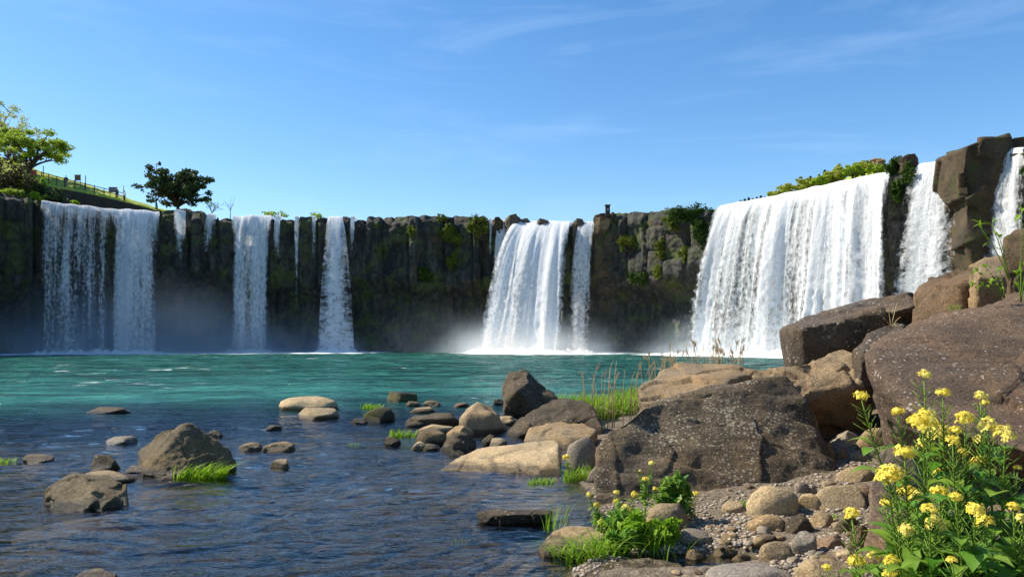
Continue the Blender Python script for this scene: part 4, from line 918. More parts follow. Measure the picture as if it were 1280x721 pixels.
# fence along the slope
def fence():
    pxs = [52, 61, 71, 80.6, 93, 106, 118, 130, 145.6, 156]; pys = [223.5, 226, 229, 231.5, 234.5, 237.5, 240.5, 243.5, 247, 250]
    base = [P(x, y, float(np.interp(x, _px, _Y))+10.2) for x, y in zip(pxs, pys)]
    root = empty('fence', base[0], 'dark timber post and rail fence climbing the grassy slope at left', 'fence')
    o = root.location
    for b in base:
        mb = MB(); mb.tube([b-o-Vector((0, 0, .4)), b-o+Vector((0, 0, 1.05))], [.07, .065], 6); mb.build('post', WOODP, root)
    for hz in (.95, .5):
        mb = MB(); mb.tube([b-o+Vector((0, -.02, hz)) for b in base], [.055]*len(base), 5); mb.build('rail', WOODP, root)
fence()
def pole(px, py, pt, label, dY=10.6, r=.06, cap=False):
    b = P(px, py, float(np.interp(px, _px, _Y))+dY); h = (py-pt)/F*b.y; root = empty('post', b, label, 'post')
    mb = MB(); mb.tube([Vector((0, 0, -.4)), Vector((0, 0, h*.6)), Vector((0, 0, h))], [r*1.15, r, r*.9], 8); mb.build('shaft', METAL, root)
    mb = MB(); mb.tube([Vector((0, 0, h)), Vector((0, 0, h+.06)), Vector((0, 0, h+.1))], [r*1.3, r*1.3, r*.5], 8); mb.build('cap', METAL, root)
pole(54.2, 224, 208.5, 'thin dark post by the fence, nearest the bright green tree', 11)
pole(107, 238, 220.5, 'thin dark post at the fence right of the brown sign board', 11)
pole(154.5, 250, 233, 'thin dark post beside the person in the white shirt', 11)
def sign(px, py, w, h, hp, label, mat):
    b = P(px, py, float(np.interp(px, _px, _Y))+11.4); root = empty('sign', b, label, 'sign')
    mb = MB()
    for s in (-1, 1): mb.tube([Vector((s*w*.38, 0, -.4)), Vector((s*w*.38, 0, hp+h))], [.05, .05], 6)
    mb.build('post', WOODP, root); mb = MB(); mb.box((0, -.08, hp+h/2), (w, .05, h)); mb.build('panel', mat, root, False)
    mb = MB(); 
    for zz in (hp, hp+h): mb.box((0, -.085, zz), (w+.1, .08, .07))
    mb.build('frame', WOODP, root, False)
sign(97.5, 233, .9, .8, .9, 'brown notice board on posts behind the fence', plain_mat('brown_board', (.20, .12, .075), .8))
sign(141.5, 246.5, 1.3, .75, .75, 'grey board left of the dark clothed person by the fence', plain_mat('grey_board', (.22, .22, .24), .7))
sign(42.5, 222.5, .85, .75, .35, 'red board at the foot of the bright green tree', plain_mat('red_board', (.42, .05, .05), .6))
# people on the slope
def skin(name, joints, edges, radii, mat, parent, root=0, lv=2):
    me = bpy.data.meshes.new('t'); me.from_pydata(joints, edges, []); o = bpy.data.objects.new('t', me); C.objects.link(o)
    md = o.modifiers.new('s', 'SKIN'); sm = o.modifiers.new('u', 'SUBSURF'); sm.levels = lv
    for i, r in enumerate(radii): me.skin_vertices[0].data[i].radius = (r, r) if not isinstance(r, tuple) else r
    me.skin_vertices[0].data[root].use_root = True
    dg = bpy.context.evaluated_depsgraph_get(); dg.update(); m2 = bpy.data.meshes.new_from_object(o.evaluated_get(dg)); bpy.data.objects.remove(o)
    m2.name = name; m2.materials.clear(); return newobj(name, m2, mat, parent)
SKIN = plain_mat('skin', (.45, .28, .2), .6, var=.05); HAIR = plain_mat('black_hair', (.015, .012, .01), .6)
def person(px, py, label, top, legs, rz=0, h=1.68, stride=.12):
    b = P(px, py, float(np.interp(px, _px, _Y))+9.6); root = empty('person', b, label, 'person'); root.rotation_euler.z = rz
    s = h/1.7; J = [(0, 0, .95), (0, 0, 1.18), (0, 0, 1.40), (0, -.01, 1.5), (0, -.02, 1.60), (0, -.02, 1.69),
                    (.10, -stride*.4, .9), (.11, -stride, .5), (.11, -stride*.6, .07), (.11, -stride*.6-.16, .03), (-.10, stride*.3, .9), (-.11, stride*.3, .5), (-.11, stride, .07), (-.11, stride-.16, .03),
                    (.20, 0, 1.39), (.27, .02, 1.12), (.25, -.12, .88), (.24, -.16, .79), (-.20, 0, 1.39), (-.27, .02, 1.12), (-.25, -.12, .88), (-.24, -.16, .79)]
    J = [(x*s, y*s, z*s) for x, y, z in J]
    E = [(0, 1), (1, 2), (2, 3), (3, 4), (4, 5), (0, 6), (6, 7), (7, 8), (8, 9), (0, 10), (10, 11), (11, 12), (12, 13), (2, 14), (14, 15), (15, 16), (16, 17), (2, 18), (18, 19), (19, 20), (20, 21)]
    Rr = [.13, .12, .13, .055, .09, .07, .085, .06, .042, .035, .085, .06, .042, .035, .055, .042, .032, .03, .055, .042, .032, .03]
    skin('body', J, E, [r*s for r in Rr], SKIN, root)
    ti = [0, 1, 2, 14, 15, 16, 18, 19, 20]; mp_ = {k: i for i, k in enumerate(ti)}
    skin('shirt', [J[k] for k in ti], [(mp_[a], mp_[c]) for a, c in E if a in mp_ and c in mp_], [Rr[k]*s+.03 for k in ti], top, root)
    ti = [0, 6, 7, 8, 10, 11, 12]; mp2 = {k: i for i, k in enumerate(ti)}
    skin('trousers', [J[k] for k in ti], [(mp2[a], mp2[c]) for a, c in E if a in mp2 and c in mp2], [Rr[k]*s+.025 for k in ti], legs, root)
    skin('hair', [(0, .0, 1.62*s), (0, .01*s, 1.69*s), (0, .015*s, 1.73*s)], [(0, 1), (1, 2)], [.095*s, .1*s, .07*s], HAIR, root)
CB = plain_mat('black_cloth', (.02, .02, .024), .9); CG = plain_mat('grey_cloth', (.16, .16, .17), .9); CW = plain_mat('white_cloth', (.72, .70, .74), .9, var=.06); CP = plain_mat('plum_cloth', (.12, .07, .09), .9)
person(82.5, 234, 'person in a black top and grey trousers standing at the fence', CB, CG, .3)
person(146, 248.5, 'person in dark plum clothes facing the grey board', CP, CB, 1.2)
person(155.8, 252, 'person in a white shirt and dark trousers, lowest on the slope', CW, CB, -.8, 1.62)
# loudspeaker post beside the dark tree
def horn():
    b = P(195, 263, 126); h = (263-207)/F*126; root = empty('loudspeaker_pole', b, 'slender dark pole with a horn loudspeaker beside the broad dark tree', 'pole')
    mb = MB(); mb.tube([Vector((0, 0, -.5)), Vector((0, 0, h*.5)), Vector((0, 0, h))], [.10, .085, .07], 8); mb.build('shaft', METAL, root)
    mb = MB(); mb.tube([Vector((-.05, 0, h-.15)), Vector((.25, 0, h-.05)), Vector((.3, 0, h+.1))], [.04, .04, .04], 6); mb.build('bracket', METAL, root)
    mb = MB(); mb.tube([Vector((-.05, 0, h+.22)), Vector((.25, -.05, h+.23)), Vector((.45, -.1, h+.25)), Vector((.62, -.14, h+.26)), Vector((.66, -.15, h+.26))], [.10, .10, .13, .34, .36], 12); mb.build('horn', METAL, root)
horn()
# trees at left
tree('spring_tree', 'bright yellow green tree leaning over the slope at far left', P(36, 224, 121), 7.6, 11.5, LM['spring'], 11000, .22, .42, z0=.22, seed=3, nl=9, nclump=64, clr=.085, off=(.8, 0), sub=4)
tree('spring_tree', 'tall sparse tree in thin young leaf, cut by the left edge', P(-12, 230, 152), 20.5, 20, LM['wood1'], 9000, .2, .34, z0=.25, seed=4, bark=BARKG, nl=12, nclump=110, clr=.06, off=(-.6, 0), sub=9)
tree('broadleaf_tree', 'broad dark evergreen tree standing alone above the cliff', P(222, 266, 126), 7.4, 11.2, LM['dark'], 13500, .25, .27, z0=.12, seed=15, nl=17, nclump=150, clr=.072, off=(.1, 0), sub=6, fill=.15)
tree('sapling', 'slender leafy sapling against the loudspeaker pole', P(196.5, 264, 124), 4.2, 3.4, LM['dark'], 260, .24, .08, z0=.35, seed=6, nl=5, nclump=22, clr=.11, off=(-.5, 0), sub=2)
tree('bare_sapling', 'taller of two nearly bare saplings right of the dark tree, with several stems', P(265, 270, 122), 4.0, 4.2, LM['spring'], 110, .16, .07, z0=.12, seed=7, bark=BARKG, nl=8, nclump=40, clr=.1, sub=6)
tree('bare_sapling', 'smaller of two bare saplings, leafless, nearer the third white waterfall', P(288, 273, 122), 3.7, 2.6, None, 0, .2, .055, z0=.3, seed=9, bark=BARKG, nl=6, sub=6)
# shrubs on the left cliff top
def at(px, py, d=4): return P(px, py, float(np.interp(px, _px, _Y))+d)
for a in [
    (8, 216, 3.6, 3.8, 'rusty', 'reddish brown bush under the tall sparse tree'), (22, 231, 3.0, 2.6, 'olive', 'dark olive bush on the left cliff top'),
    (-4, 236, 2.6, 1.6, 'olive', 'dark bush at the far left picture edge above the rock wall'), (44, 238, 2.0, 1.7, 'dark', 'dark bluish green bush left of the retaining wall'),
    (49, 228, 1.2, .8, 'bright', 'bright lime green tuft above the dark bluish bush'), (48, 247, 1.5, .7, 'bright', 'low bright green shrub on the rim left of the first fall'),
    (14, 243, 2.4, .7, 'spring', 'low olive yellow growth along the rim at far left'), (70, 246, 2.0, 1.1, 'dark', 'dark creeper below the retaining wall above the first fall'),
    (95, 254, .7, .45, 'bright', 'tiny lime green tuft on the lip over the first fall'), (350, 268, 2.0, .5, 'spring', 'pale young bush on the rim right of the third waterfall'),
    (336, 267, 1.0, .5, 'spring', 'thin pale bush on the rim above the third waterfall'), (396, 269, 1.3, .7, 'spring', 'faint pale twiggy bush on the rim left of the narrowest tall waterfall')]:
    bush('shrub', a[5], at(a[0], a[1], 3.2 if a[1] > 240 else 5.5), (a[2], min(a[2], 1.8), a[3]), LM[a[4]], (1500 if a[2] > 1.8 else 500) if a[0] < 200 else 130, .22, int(a[0]*7+a[1]), group='shrubs along the rim', clumps=18)
# plants hanging on the cliff face
for i, a in enumerate([
    (566, 294, 2.0, 2.0, 'moss', 'leafy clump high on the cliff left of the central waterfall'), (553, 273, .95, .75, 'moss', 'small green tuft on the rim above the dark central cliff'),
    (598, 282, 1.7, 1.6, 'moss', 'green clump beside the reddish topped column'), (515, 288, .8, .8, 'moss', 'small lone green clump on the dark cliff, right of the narrowest fall'),
    (530, 342, 1.7, 1.2, 'mossd', 'dark green patch half way down the central cliff'), (566, 326, .9, 1.6, 'moss', 'thin green strand down the central cliff'),
    (866, 269, 3.6, 1.2, 'mossd', 'wide green mat spilling over the rim left of the broadest waterfall'), (840, 277, 1.4, 1.4, 'moss', 'yellowish clump near the rim left of the wide green mat'),
    (828, 312, 1.1, 1.5, 'moss', 'moss clump on the column below the yellowish clump'), (824, 342, .9, 1.1, 'moss', 'lowest yellow green clump left of the broadest waterfall'),
    (787, 306, 1.7, 1.2, 'moss', 'yellow green cushion on the rock right of the post topped column'), (798, 347, 1.3, 1.1, 'mossd', 'dark clump under the yellow green cushion'),
    (880, 292, 1.8, 1.7, 'mossd', 'dark green clump touching the left edge of the broadest waterfall'), (855, 318, 1.3, 1.0, 'moss', 'small moss patch in the recess left of the broadest waterfall'),
    (1120, 211, 1.35, 1.5, 'mossd', 'dense green growth topping the column right of the broadest waterfall'), (1137, 218, 1.1, 1.6, 'mossd', 'green growth hanging right side of the leafy column'),
    (1121, 240, .8, 1.8, 'mossd', 'long green strand down the leafy column'), (1177, 197, .75, .45, 'mossd', 'round green tuft on the rim left of the brown outcrop'),
    (1188, 232, .8, 1.1, 'mossd', 'green clump on the left side of the brown outcrop'), (1193, 268, .7, .8, 'mossd', 'small round green clump under the brown outcrop'),
    (1196, 305, .9, 1.9, 'mossd', 'long dark green patch low beside the right waterfall'), (1222, 230, .75, .8, 'moss', 'olive clump in the middle of the brown outcrop'),
    (1222, 255, .7, .6, 'moss', 'small olive clump low on the brown outcrop'), (1282, 200, .7, 1.4, 'mossd', 'green strand at the far right picture edge')]):
    p = cliff_at(a[0], a[1]); p = p+Vector((-.25 if a[0] > 900 else 0, -.5, 0))
    k_ = 1.25 if 780 < a[0] < 900 else 1.0
    bush('hanging_shrub', a[5], p, (a[2]*k_, .8, a[3]*k_), LM[a[4]], int(700*max(.8, a[2]*a[3])), .2, 50+i, group='plants on the cliff face', clumps=int(10+5*a[2]))
# rocks standing on the lip
def lip_rock(x0, x1, yt, yb, dY, mat, label, seed, prof=None, amp=.05, name='rock_column', bu=(.03, .97)):
    Yc = float(np.interp((x0+x1)/2, _px, _Y))+dY; wd = (x1-x0)/F*Yc*.5; pts = []
    prof = prof or [(0, .22), (.25, .03), (.6, 0), (1, .25)]
    for u_, v_ in prof:
        for dy in (-wd*.8, wd*.8): pts.append(P(x0+(x1-x0)*u_, yt+(yb-yt)*v_, Yc)+Vector((0, dy*(1 if 0 < u_ < 1 else .5), 0)))
    for u_ in bu:
        for dy in (-wd*.7, wd*.8): pts.append(P(x0+(x1-x0)*u_, yb, Yc)+Vector((0, dy, 0)))
    hull_rock(pts, M[mat], label, name=name, amp=amp, soft=2, rough=.016, seed=seed, cat='rock', ridge=.04, facet=.05, cracks=6)
lip_rock(632, 653, 268, 312, -1.2, 'lip', 'dark rounded rock standing between the thin white stream and the central waterfall', 31)
lip_rock(650, 666, 273, 298, -1.0, 'lip', 'shorter dark rock leaning on the dark rounded one', 32, [(0, .1), (.5, 0), (1, .3)])
lip_rock(671, 686, 274, 286, -1.6, 'lip', 'small dark rock parting the top of the central waterfall', 33)
lip_rock(716, 731, 273, 335, -.5, 'lip', 'narrow column between the central and the slim waterfall', 34, [(0, .1), (.3, 0), (.8, .02), (1, .12)])
lip_rock(741, 769, 266, 345, .1, 'outcrop', 'stout basalt column with a short post on its top', 35, [(0, .08), (.3, .02), (.7, 0), (1, .06)])
lip_rock(617, 629, 272, 292, -.8, 'outcrop', 'reddish topped stone just left of the thin white stream', 36)
lip_rock(596, 611, 271, 300, -.8, 'outcrop', 'reddish topped stone left of the hair thin trickle', 37)
lip_rock(1126, 1147, 194, 216, -.6, 'outcrop', 'brown rock poking above the leafy column', 38)
lip_rock(1181, 1268, 178, 345, -.6, 'outcrop', 'tall brown rock outcrop between the two rightmost waterfalls', 39, [(0, .11), (.1, .08), (.32, .03), (.6, .015), (.85, -.005), (.98, .0), (1, .12), (.02, .3)], amp=.06, bu=(.2, .6))
lip_rock(218, 246, 262, 285, .8, 'lip', 'dark smooth rock on the lip below the broad dark tree', 41)
lip_rock(236, 262, 265, 290, .6, 'lip', 'dark domed rock on the lip left of the slanting trickle', 42)
pb = P(759.5, 268.5, float(np.interp(760, _px, _Y))-1.2); rt = empty('stone_post', pb, 'short dark stone post standing on the stout basalt column', 'post'); mb = MB()
mb.box((0, 0, .55), (.62, .62, 1.5)); mb.build('shaft', plain_mat('dark_post_stone', (.03, .028, .028), .9), rt, False); mb = MB(); mb.box((0, 0, 1.36), (.78, .78, .14)); mb.build('cap', METAL, rt, False)
mb = MB(); mb.box((0, -.335, .72), (.22, .03, .3)); mb.build('panel', plain_mat('grey_plaque', (.3, .3, .28), .7), rt, False)
# wooded hill beyond the broadest fall
sk = [(860, 262), (900, 258), (935, 251), (975, 245), (1000, 236), (1030, 227), (1050, 221), (1075, 214), (1100, 209), (1125, 208), (1160, 210), (1250, 215)]
cols = [[P(x, y+40, 150), P(x, y+14, 165), P(x, y+4, 195), P(x, y+4, 215), P(x, y+30, 300)] for x, y in sk]
hill_mesh('wooded_hill', 'wooded hill behind the broadest waterfall', cols, GRASSHILL)
for i, (x, yb, wpx, hpx, Yd, lm, lab) in enumerate([
    (990, 243, 34, 10, 180, 'wood1', 'first low round green tree at the left foot of the wooded hill'), (1008, 239, 30, 13, 184, 'wood1', 'round green tree just below the dark conifers on the hill'), (1024, 234, 26, 11, 178, 'spring', 'yellow green tree below the pair of pointed conifers'),
    (1040, 231, 30, 14, 182, 'wood1', 'green tree in the middle of the wooded hill'), (1052, 228, 26, 19, 188, 'wood1', 'olive green tree right of the conifers on the hill'), (1066, 223, 30, 14, 180, 'spring', 'bright tree on the hill, second from the bare crowned one'),
    (1080, 219, 28, 15, 184, 'wood1', 'rounded green tree left of the bare crowned one'), (1097, 217, 22, 17, 190, 'dry', 'bare crowned pinkish brown tree highest on the hill'), (1096, 219, 26, 11, 176, 'spring', 'green tree in front of the bare crowned brown one'), (972, 248, 26, 7, 176, 'wood1', 'lowest green tree where the hill meets the rim')]):
    b = P(x, yb-.5, Yd); tree('broadleaf_tree', lab, b, hpx/F*Yd*1.15, wpx/F*Yd, LM[lm], 2300, .30, .25, z0=.1, seed=20+i, group='trees on the wooded hill', nl=6, nclump=40, clr=.12, sub=1)
def conifer(label, b, h, w_, seed, group):
    rs = np.random.RandomState(seed); root = empty('conifer', b, label, 'tree', group); mb = MB(); mb.tube([Vector((0, 0, -1)), Vector((0, 0, h*.6)), Vector((0, 0, h))], [.2, .12, .03], 6); mb.build('trunk', BARK, root)
    n_ = 900; t = rs.uniform(0, 1, n_)**1.4; a = rs.uniform(0, 6.28, n_); lay = .6+.4*np.abs(np.sin(t*22)); r = (1-t)*w_/2*rs.uniform(.2, 1, n_)**.5*lay
    cen = np.stack([np.cos(a)*r, np.sin(a)*r, h*(.08+.92*t)-r*.25], -1); V, Fc = leaf_cloud(cen, .36, rs); newobj('crown', mesh_np('crown', V, Fc, False), LM['fir'], root)
for i, (x, yt, yb, w_, lab) in enumerate([(1013, 221, 238, 2.9, 'stout dark conifer, leftmost of the group on the hill'), (1031, 213, 232, 2.5, 'tallest pointed dark conifer on the hill'), (1024, 219, 234, 2.2, 'short dark conifer just left of the tallest one'), (1042, 213.5, 230, 2.3, 'pointed dark conifer just right of the tallest one'), (1072, 206, 218, 2.6, 'dark conifer top among the green trees'), (1082, 206.5, 216, 2.2, 'small dark conifer left of the bare crowned tree')]):
    b = P(x, yb, 194); conifer(lab, b, (yb-yt)/F*194, w_*1.3, i+70, 'conifers on the wooded hill')
for i in range(8):
    x = 926+i*5.0; yy = np.interp(x, [926, 966], [252.5, 246.5]); b = P(x, yy+5, 215)
    conifer('tiny far dark conifer in the row left of the wooded hill', b, (6.5+(i*7 % 3))/F*215, 1.5, i+90, 'far row of conifers')
# ------------------------------------------------------------------ near plants
def blade_cloud(root_xy, n, spread, hgt, wid, rs, lean=(0, 0), droop=.5, zfun=None, segs=4):
    V, Fc = [], []; k = 0
    for _ in range(n):
        a = rs.uniform(0, 6.28); r = spread*np.sqrt(rs.uniform()); x, y = root_xy[0]+math.cos(a)*r[0], root_xy[1]+math.sin(a)*r[1]
        z = zfun(x, y); h_ = hgt*rs.uniform(.55, 1.15); da = rs.uniform(0, 6.28); out = h_*droop*rs.uniform(.3, 1.1)
        dx, dy = math.cos(da)*out+lean[0]*h_, math.sin(da)*out+lean[1]*h_; sx, sy = -math.sin(da), math.cos(da); w_ = wid*rs.uniform(.7, 1.3)
        for i in range(segs+1):
            t = i/segs; px, py, pz = x+dx*t**1.6, y+dy*t**1.6, z-.02+h_*(t-.28*droop*t**3); ww = w_*(1-t**1.7)*.5+.0004
            V += [(px-sx*ww, py-sy*ww, pz), (px+sx*ww, py+sy*ww, pz)]
        Fc += [(k+2*i, k+2*i+1, k+2*i+3, k+2*i+2) for i in range(segs)]; k += 2*(segs+1)
    return np.array(V), np.array(Fc)
gz = lambda x, y: max(-.02, float(ground(x, y)))
def grass_clump(px, py, wpx, hpx, n, label, leaf='bright', lean=(0, 0), droop=.5, wid=.012, seed=0, name='grass_clump', deep=.5, z=None, Y=None):
    X, Yg, g = on_ground(px, py)
    if Y: Yg = Y; X = (px-640)/F*Y; g = gz(X, Y)
    sp = np.array([wpx/F*Yg*.5, wpx/F*Yg*.5*deep]); h_ = hpx/F*Yg; rs = np.random.RandomState(seed+px)
    V, Fc = blade_cloud((X, Yg), n, sp, h_, wid, rs, lean, droop, zfun=(lambda a, b: z) if z is not None else gz)
    o = np.array([X, Yg, g]); ob = newobj(name, mesh_np(name, V-o, Fc), LM[leaf]); ob.location = o
    return tag(ob, label, 'grass', 'grass tufts by the water')
grass_clump(250, 597, 66, 30, 170, 'bright green grass growing at the foot of the peaked boulder', lean=(.7, -.2), droop=.9, wid=.018, deep=.35, seed=1)
grass_clump(742, 517, 110, 30, 1300, 'lush bright grass bank behind the long dark boulder', droop=.55, wid=.03, deep=.9, seed=2)
grass_clump(786, 512, 50, 34, 420, 'bright grass against the left side of the flat topped sandy block', droop=.5, wid=.03, deep=.8, seed=12)
grass_clump(6, 576, 30, 9, 70, 'small green tuft in the river at the left edge', droop=.9, wid=.02, seed=3)
grass_clump(464, 511, 30, 11, 90, 'green tuft behind the two tone mossy stone', droop=.7, wid=.03, seed=4)
grass_clump(503, 546, 36, 15, 130, 'weedy green tuft left of the midstream heap', droop=.8, wid=.022, seed=5)
grass_clump(444, 556, 18, 7, 26, 'sparse sprig standing in open water at midstream', droop=.9, wid=.018, seed=6)
grass_clump(676, 603, 34, 12, 130, 'small tuft at the foot of the long pale slab', droop=.9, wid=.014, seed=7)
grass_clump(722, 600, 40, 24, 150, 'grass tuft in the gap beside the round grey boulder', droop=.6, wid=.012, seed=8)
grass_clump(696, 660, 34, 42, 26, 'few upright blades rising from the water right of the thin slab', droop=.5, wid=.010, seed=9, leaf='bright')
grass_clump(735, 698, 92, 44, 210, 'arching long bladed grass spilling over the waterline rock', droop=1.3, wid=.014, seed=10, lean=(-.2, -.2))
grass_clump(796, 690, 130, 50, 75, 'loose upright green blades among the small yellow flowers', droop=.7, wid=.008, seed=20, deep=.6)
grass_clump(979, 690, 40, 9, 120, 'small weeds between the round grey cobble and the tan one', droop=1, wid=.012, seed=11, leaf='bright')
grass_clump(1030, 648, 30, 12, 60, 'fine weeds between beach stones near the tall flowers', droop=1, wid=.01, seed=13)
grass_clump(575, 676, 16, 10, 10, 'tiny submerged sprig in the near water', droop=1, wid=.008, seed=14)
grass_clump(132, 578, 10, 16, 10, 'thin green stalks behind the low knobbly boulder', droop=.4, wid=.01, seed=15)
grass_clump(938, 634, 30, 16, 60, 'small leafy weeds under the overhang of the largest boulder', droop=.9, wid=.02, seed=16, leaf='rape')
grass_clump(638, 500, 14, 8, 20, 'tiny green sprig left of the horned rock', droop=.8, wid=.03, seed=17)
# dry reeds on the bank behind the sandy block
def reeds(px, py, wpx, hpx, n, label, seed, Y):
    rs = np.random.RandomState(seed); X = (px-640)/F*Y; g = float(EYE-(py-HOR)/F*Y); root = empty('dry_reeds', (X, Y, g), label, 'reeds', 'dry reeds on the bank')
    st = MB()
    for _ in range(n):
        pl = MB()
        x = rs.uniform(-.5, .5)*wpx/F*Y; y = rs.uniform(-.5, .5)*.8; h_ = hpx/F*Y*rs.uniform(.45, 1.08); lx, ly = rs.normal(0, .13, 2)*h_
        p = [Vector((x, y, -.5)), Vector((x+lx*.3, y+ly*.3, h_*.5)), Vector((x+lx*.8, y+ly*.8, h_*.85)), Vector((x+lx*1.3, y+ly, h_))]
        st.tube(p, [.009, .007, .005, .003], 4)
        if rs.rand() < .55:
            d = (p[3]-p[2]).normalized(); 
            for _ in range(14):
                t = rs.uniform(0, 1); c = p[2].lerp(p[3], t); q = c+Vector(rs.normal(0, .02, 3))+d*.05; pl.strip([c, q, q+d*.04], [.007, .009, .002], Vector((1, 0, 0)))
        if pl.n: pl.build('plume', LM['plume'], root)
        for _ in range(2):
            t = rs.uniform(.2, .7); c = p[0].lerp(p[2], t); dd = Vector((rs.uniform(-1, 1), rs.uniform(-.4, .4), rs.uniform(-.1, .8))).normalized()*rs.uniform(.2, .55)
            st.strip([c, c+dd*.5+Vector((0, 0, .05)), c+dd], [.014, .01, .001], Vector((.3, .2, 1)).normalized())
    st.build('stem', LM['dry'], root)
reeds(775, 508, 90, 58, 20, 'dry reeds rising from the bright grass bank', 1, 17.5)
reeds(818, 488, 50, 54, 14, 'dry reeds with brown plumes left of the sandy block', 2, 16.6)
reeds(870, 462, 80, 34, 20, 'dry reeds along the top of the sandy block', 3, 16.6)
reeds(908, 462, 36, 34, 18, 'dense brown plumed reeds at the right end of the sandy block', 4, 16.4)
# ---- yellow flowered plants
def flower_head_mesh(seed):
    rs = np.random.RandomState(seed); V, Fc = [], []; k = 0
    for i in range(62):
        d = rs.normal(size=3); d[2] = abs(d[2])*1.1-.25; d /= np.linalg.norm(d); c = d*np.array([1, 1, .8])*rs.uniform(.55, 1.08)
        n_ = d+rs.normal(0, .35, 3)+np.array([0, 0, .35]); n_ /= np.linalg.norm(n_); a = np.cross(n_, rs.normal(size=3)); a /= np.linalg.norm(a); b = np.cross(n_, a); pl = rs.uniform(.20, .33)
        for q in range(4):
            an = q*math.pi/2; u = a*math.cos(an)+b*math.sin(an); v = np.cross(n_, u)
            V += [c, c+u*pl*.6+v*pl*.42+n_*.03, c+u*pl*1.1+v*pl*.1-n_*.04, c+u*pl*.6-v*pl*.42+n_*.03]; Fc.append((k, k+1, k+2, k+3)); k += 4
    me = mesh_np('flower_head', np.array(V), np.array(Fc), False); return me
HEADS = [flower_head_mesh(i) for i in range(6)]
for i, me in enumerate(HEADS): me.materials.append(LM['flower'] if i < 4 else LM['flowerp'])
def broad_leaf(mb, base, d, up, L_, W_, curl, rs):
    d = Vector(d).normalized(); s = d.cross(Vector(up)).normalized(); u = s.cross(d); V, Fc = [], []
    prof = [.10, .16, .55, .92, 1.0, .8, .45, .02]; n_ = len(prof)
    for i, p in enumerate(prof):
        t = i/(n_-1); c = Vector(base)+d*L_*t*(1-.15*curl*t)+u*L_*(.16*math.sin(t*2.4)-curl*t*t*.6); wv = 1+.18*math.sin(i*2.1+rs.uniform(0, 6))
        V += [c-s*W_*.5*p*wv+u*W_*.14*p, c-u*W_*.05*p, c+s*W_*.5*p*wv+u*W_*.14*p]
    for i in range(n_-1): Fc += [(3*i, 3*i+1, 3*i+4, 3*i+3), (3*i+1, 3*i+2, 3*i+5, 3*i+4)]
    mb.add(V, Fc)
def rape(label, bpx, Y, heads, seed, hr=.030, nleaf=26, leaf_top=.6, leafL=.19, podL=.05, thick=.0055, lab_group='yellow flowered rapeseed plants', zb=None, bare=.22):
    rs = np.random.RandomState(seed+60); X = (bpx-640)/F*Y; g = zb if zb is not None else gz(X, Y); root = empty('rapeseed_plant', (X, Y, g-.02), label, 'flowering plant', lab_group); o = root.location
    H = [P(x, y, Y+rs.uniform(-.18, .22)*min(1, Y/3))-o for x, y, _ in heads]; zmax = max(h.z for h in H); main = max(H, key=lambda h: h.z)
    st, pod, lf = MB(), MB(), MB(); axis = lambda t: Vector((main.x*.35*t**1.5, main.y*.3*t, zmax*t)); allst = []
    st.tube([axis(t) for t in np.linspace(0, .62, 6)], np.linspace(thick*1.6, thick*1.1, 6), 6)
    for h, hd in zip(H, heads):
        t0 = np.clip(h.z/zmax*.62-rs.uniform(.12, .3), .08, .62); p0 = axis(t0); mid = p0.lerp(h, .5)+Vector(((h.x-p0.x)*.12, 0, -.04*(h.z-p0.z))) if True else 0
        pts = bez(p0, mid, h-Vector((0, 0, hr*.4)), 9); st.tube(pts, np.linspace(thick, thick*.45, 9), 5); allst.append(pts)
        Ls = (pts[-1]-pts[0]).length; np_ = int(40*min(1, bare*4)); 
        for j in range(np_):     # slender pods standing off the stem below the flowers
            t = 1-min(.75, bare/max(Ls, .05))*((j+.5)/np_)-.05; i0 = min(7, max(0, int(t*8))); c = pts[i0].lerp(pts[i0+1], t*8-i0); a = j*2.4+rs.uniform(-.3, .3)
            ax = (pts[i0+1]-pts[i0]).normalized(); sx = ax.cross(Vector((.2, 1, .1))).normalized(); sy = ax.cross(sx); dd = (sx*math.cos(a)+sy*math.sin(a))*.85+ax*.7; l_ = podL*rs.uniform(.5, 1.15)
            st.tube([c, c+dd*l_*.5, c+dd*l_+ax*l_*.15], [.0019, .0021, .0009], 3)
    for j in range(int(nleaf*2.7)):
        pts = allst[rs.randint(len(allst))] if rs.rand() < .7 else [axis(t) for t in np.linspace(0, .62, 9)]
        i0 = rs.randint(0, 6); c = pts[i0].lerp(pts[i0+1], rs.rand())
        if c.z > zmax*(leaf_top+.25): continue
        sc = np.clip(1.5-1.05*c.z/zmax, .35, 1.1); a = rs.uniform(0, 6.28); d = Vector((math.cos(a), math.sin(a), rs.uniform(.0, .8)))
        broad_leaf(lf, c, d, (0, 0, 1), leafL*sc*rs.uniform(.7, 1.25), leafL*.42*sc*rs.uniform(.8, 1.25), rs.uniform(.2, 1.0), rs)
    st.build('stem', LM['rapes'], root)
    if pod.n: pod.build('seed_pods', LM['rapes'], root)
    if lf.n: lf.build('leaves', LM['rape'], root)
    for h, hd in zip(H, heads):
        ob = bpy.data.objects.new('flower_head', HEADS[rs.randint(6)]); C.objects.link(ob); ob.parent = root; r = hr*.96*hd[2]*rs.uniform(.85, 1.15); ob.location = h; ob.scale = (r, r, r*1.12); ob.rotation_euler = (rs.uniform(-.3, .3), rs.uniform(-.3, .3), rs.uniform(0, 6))
    return root
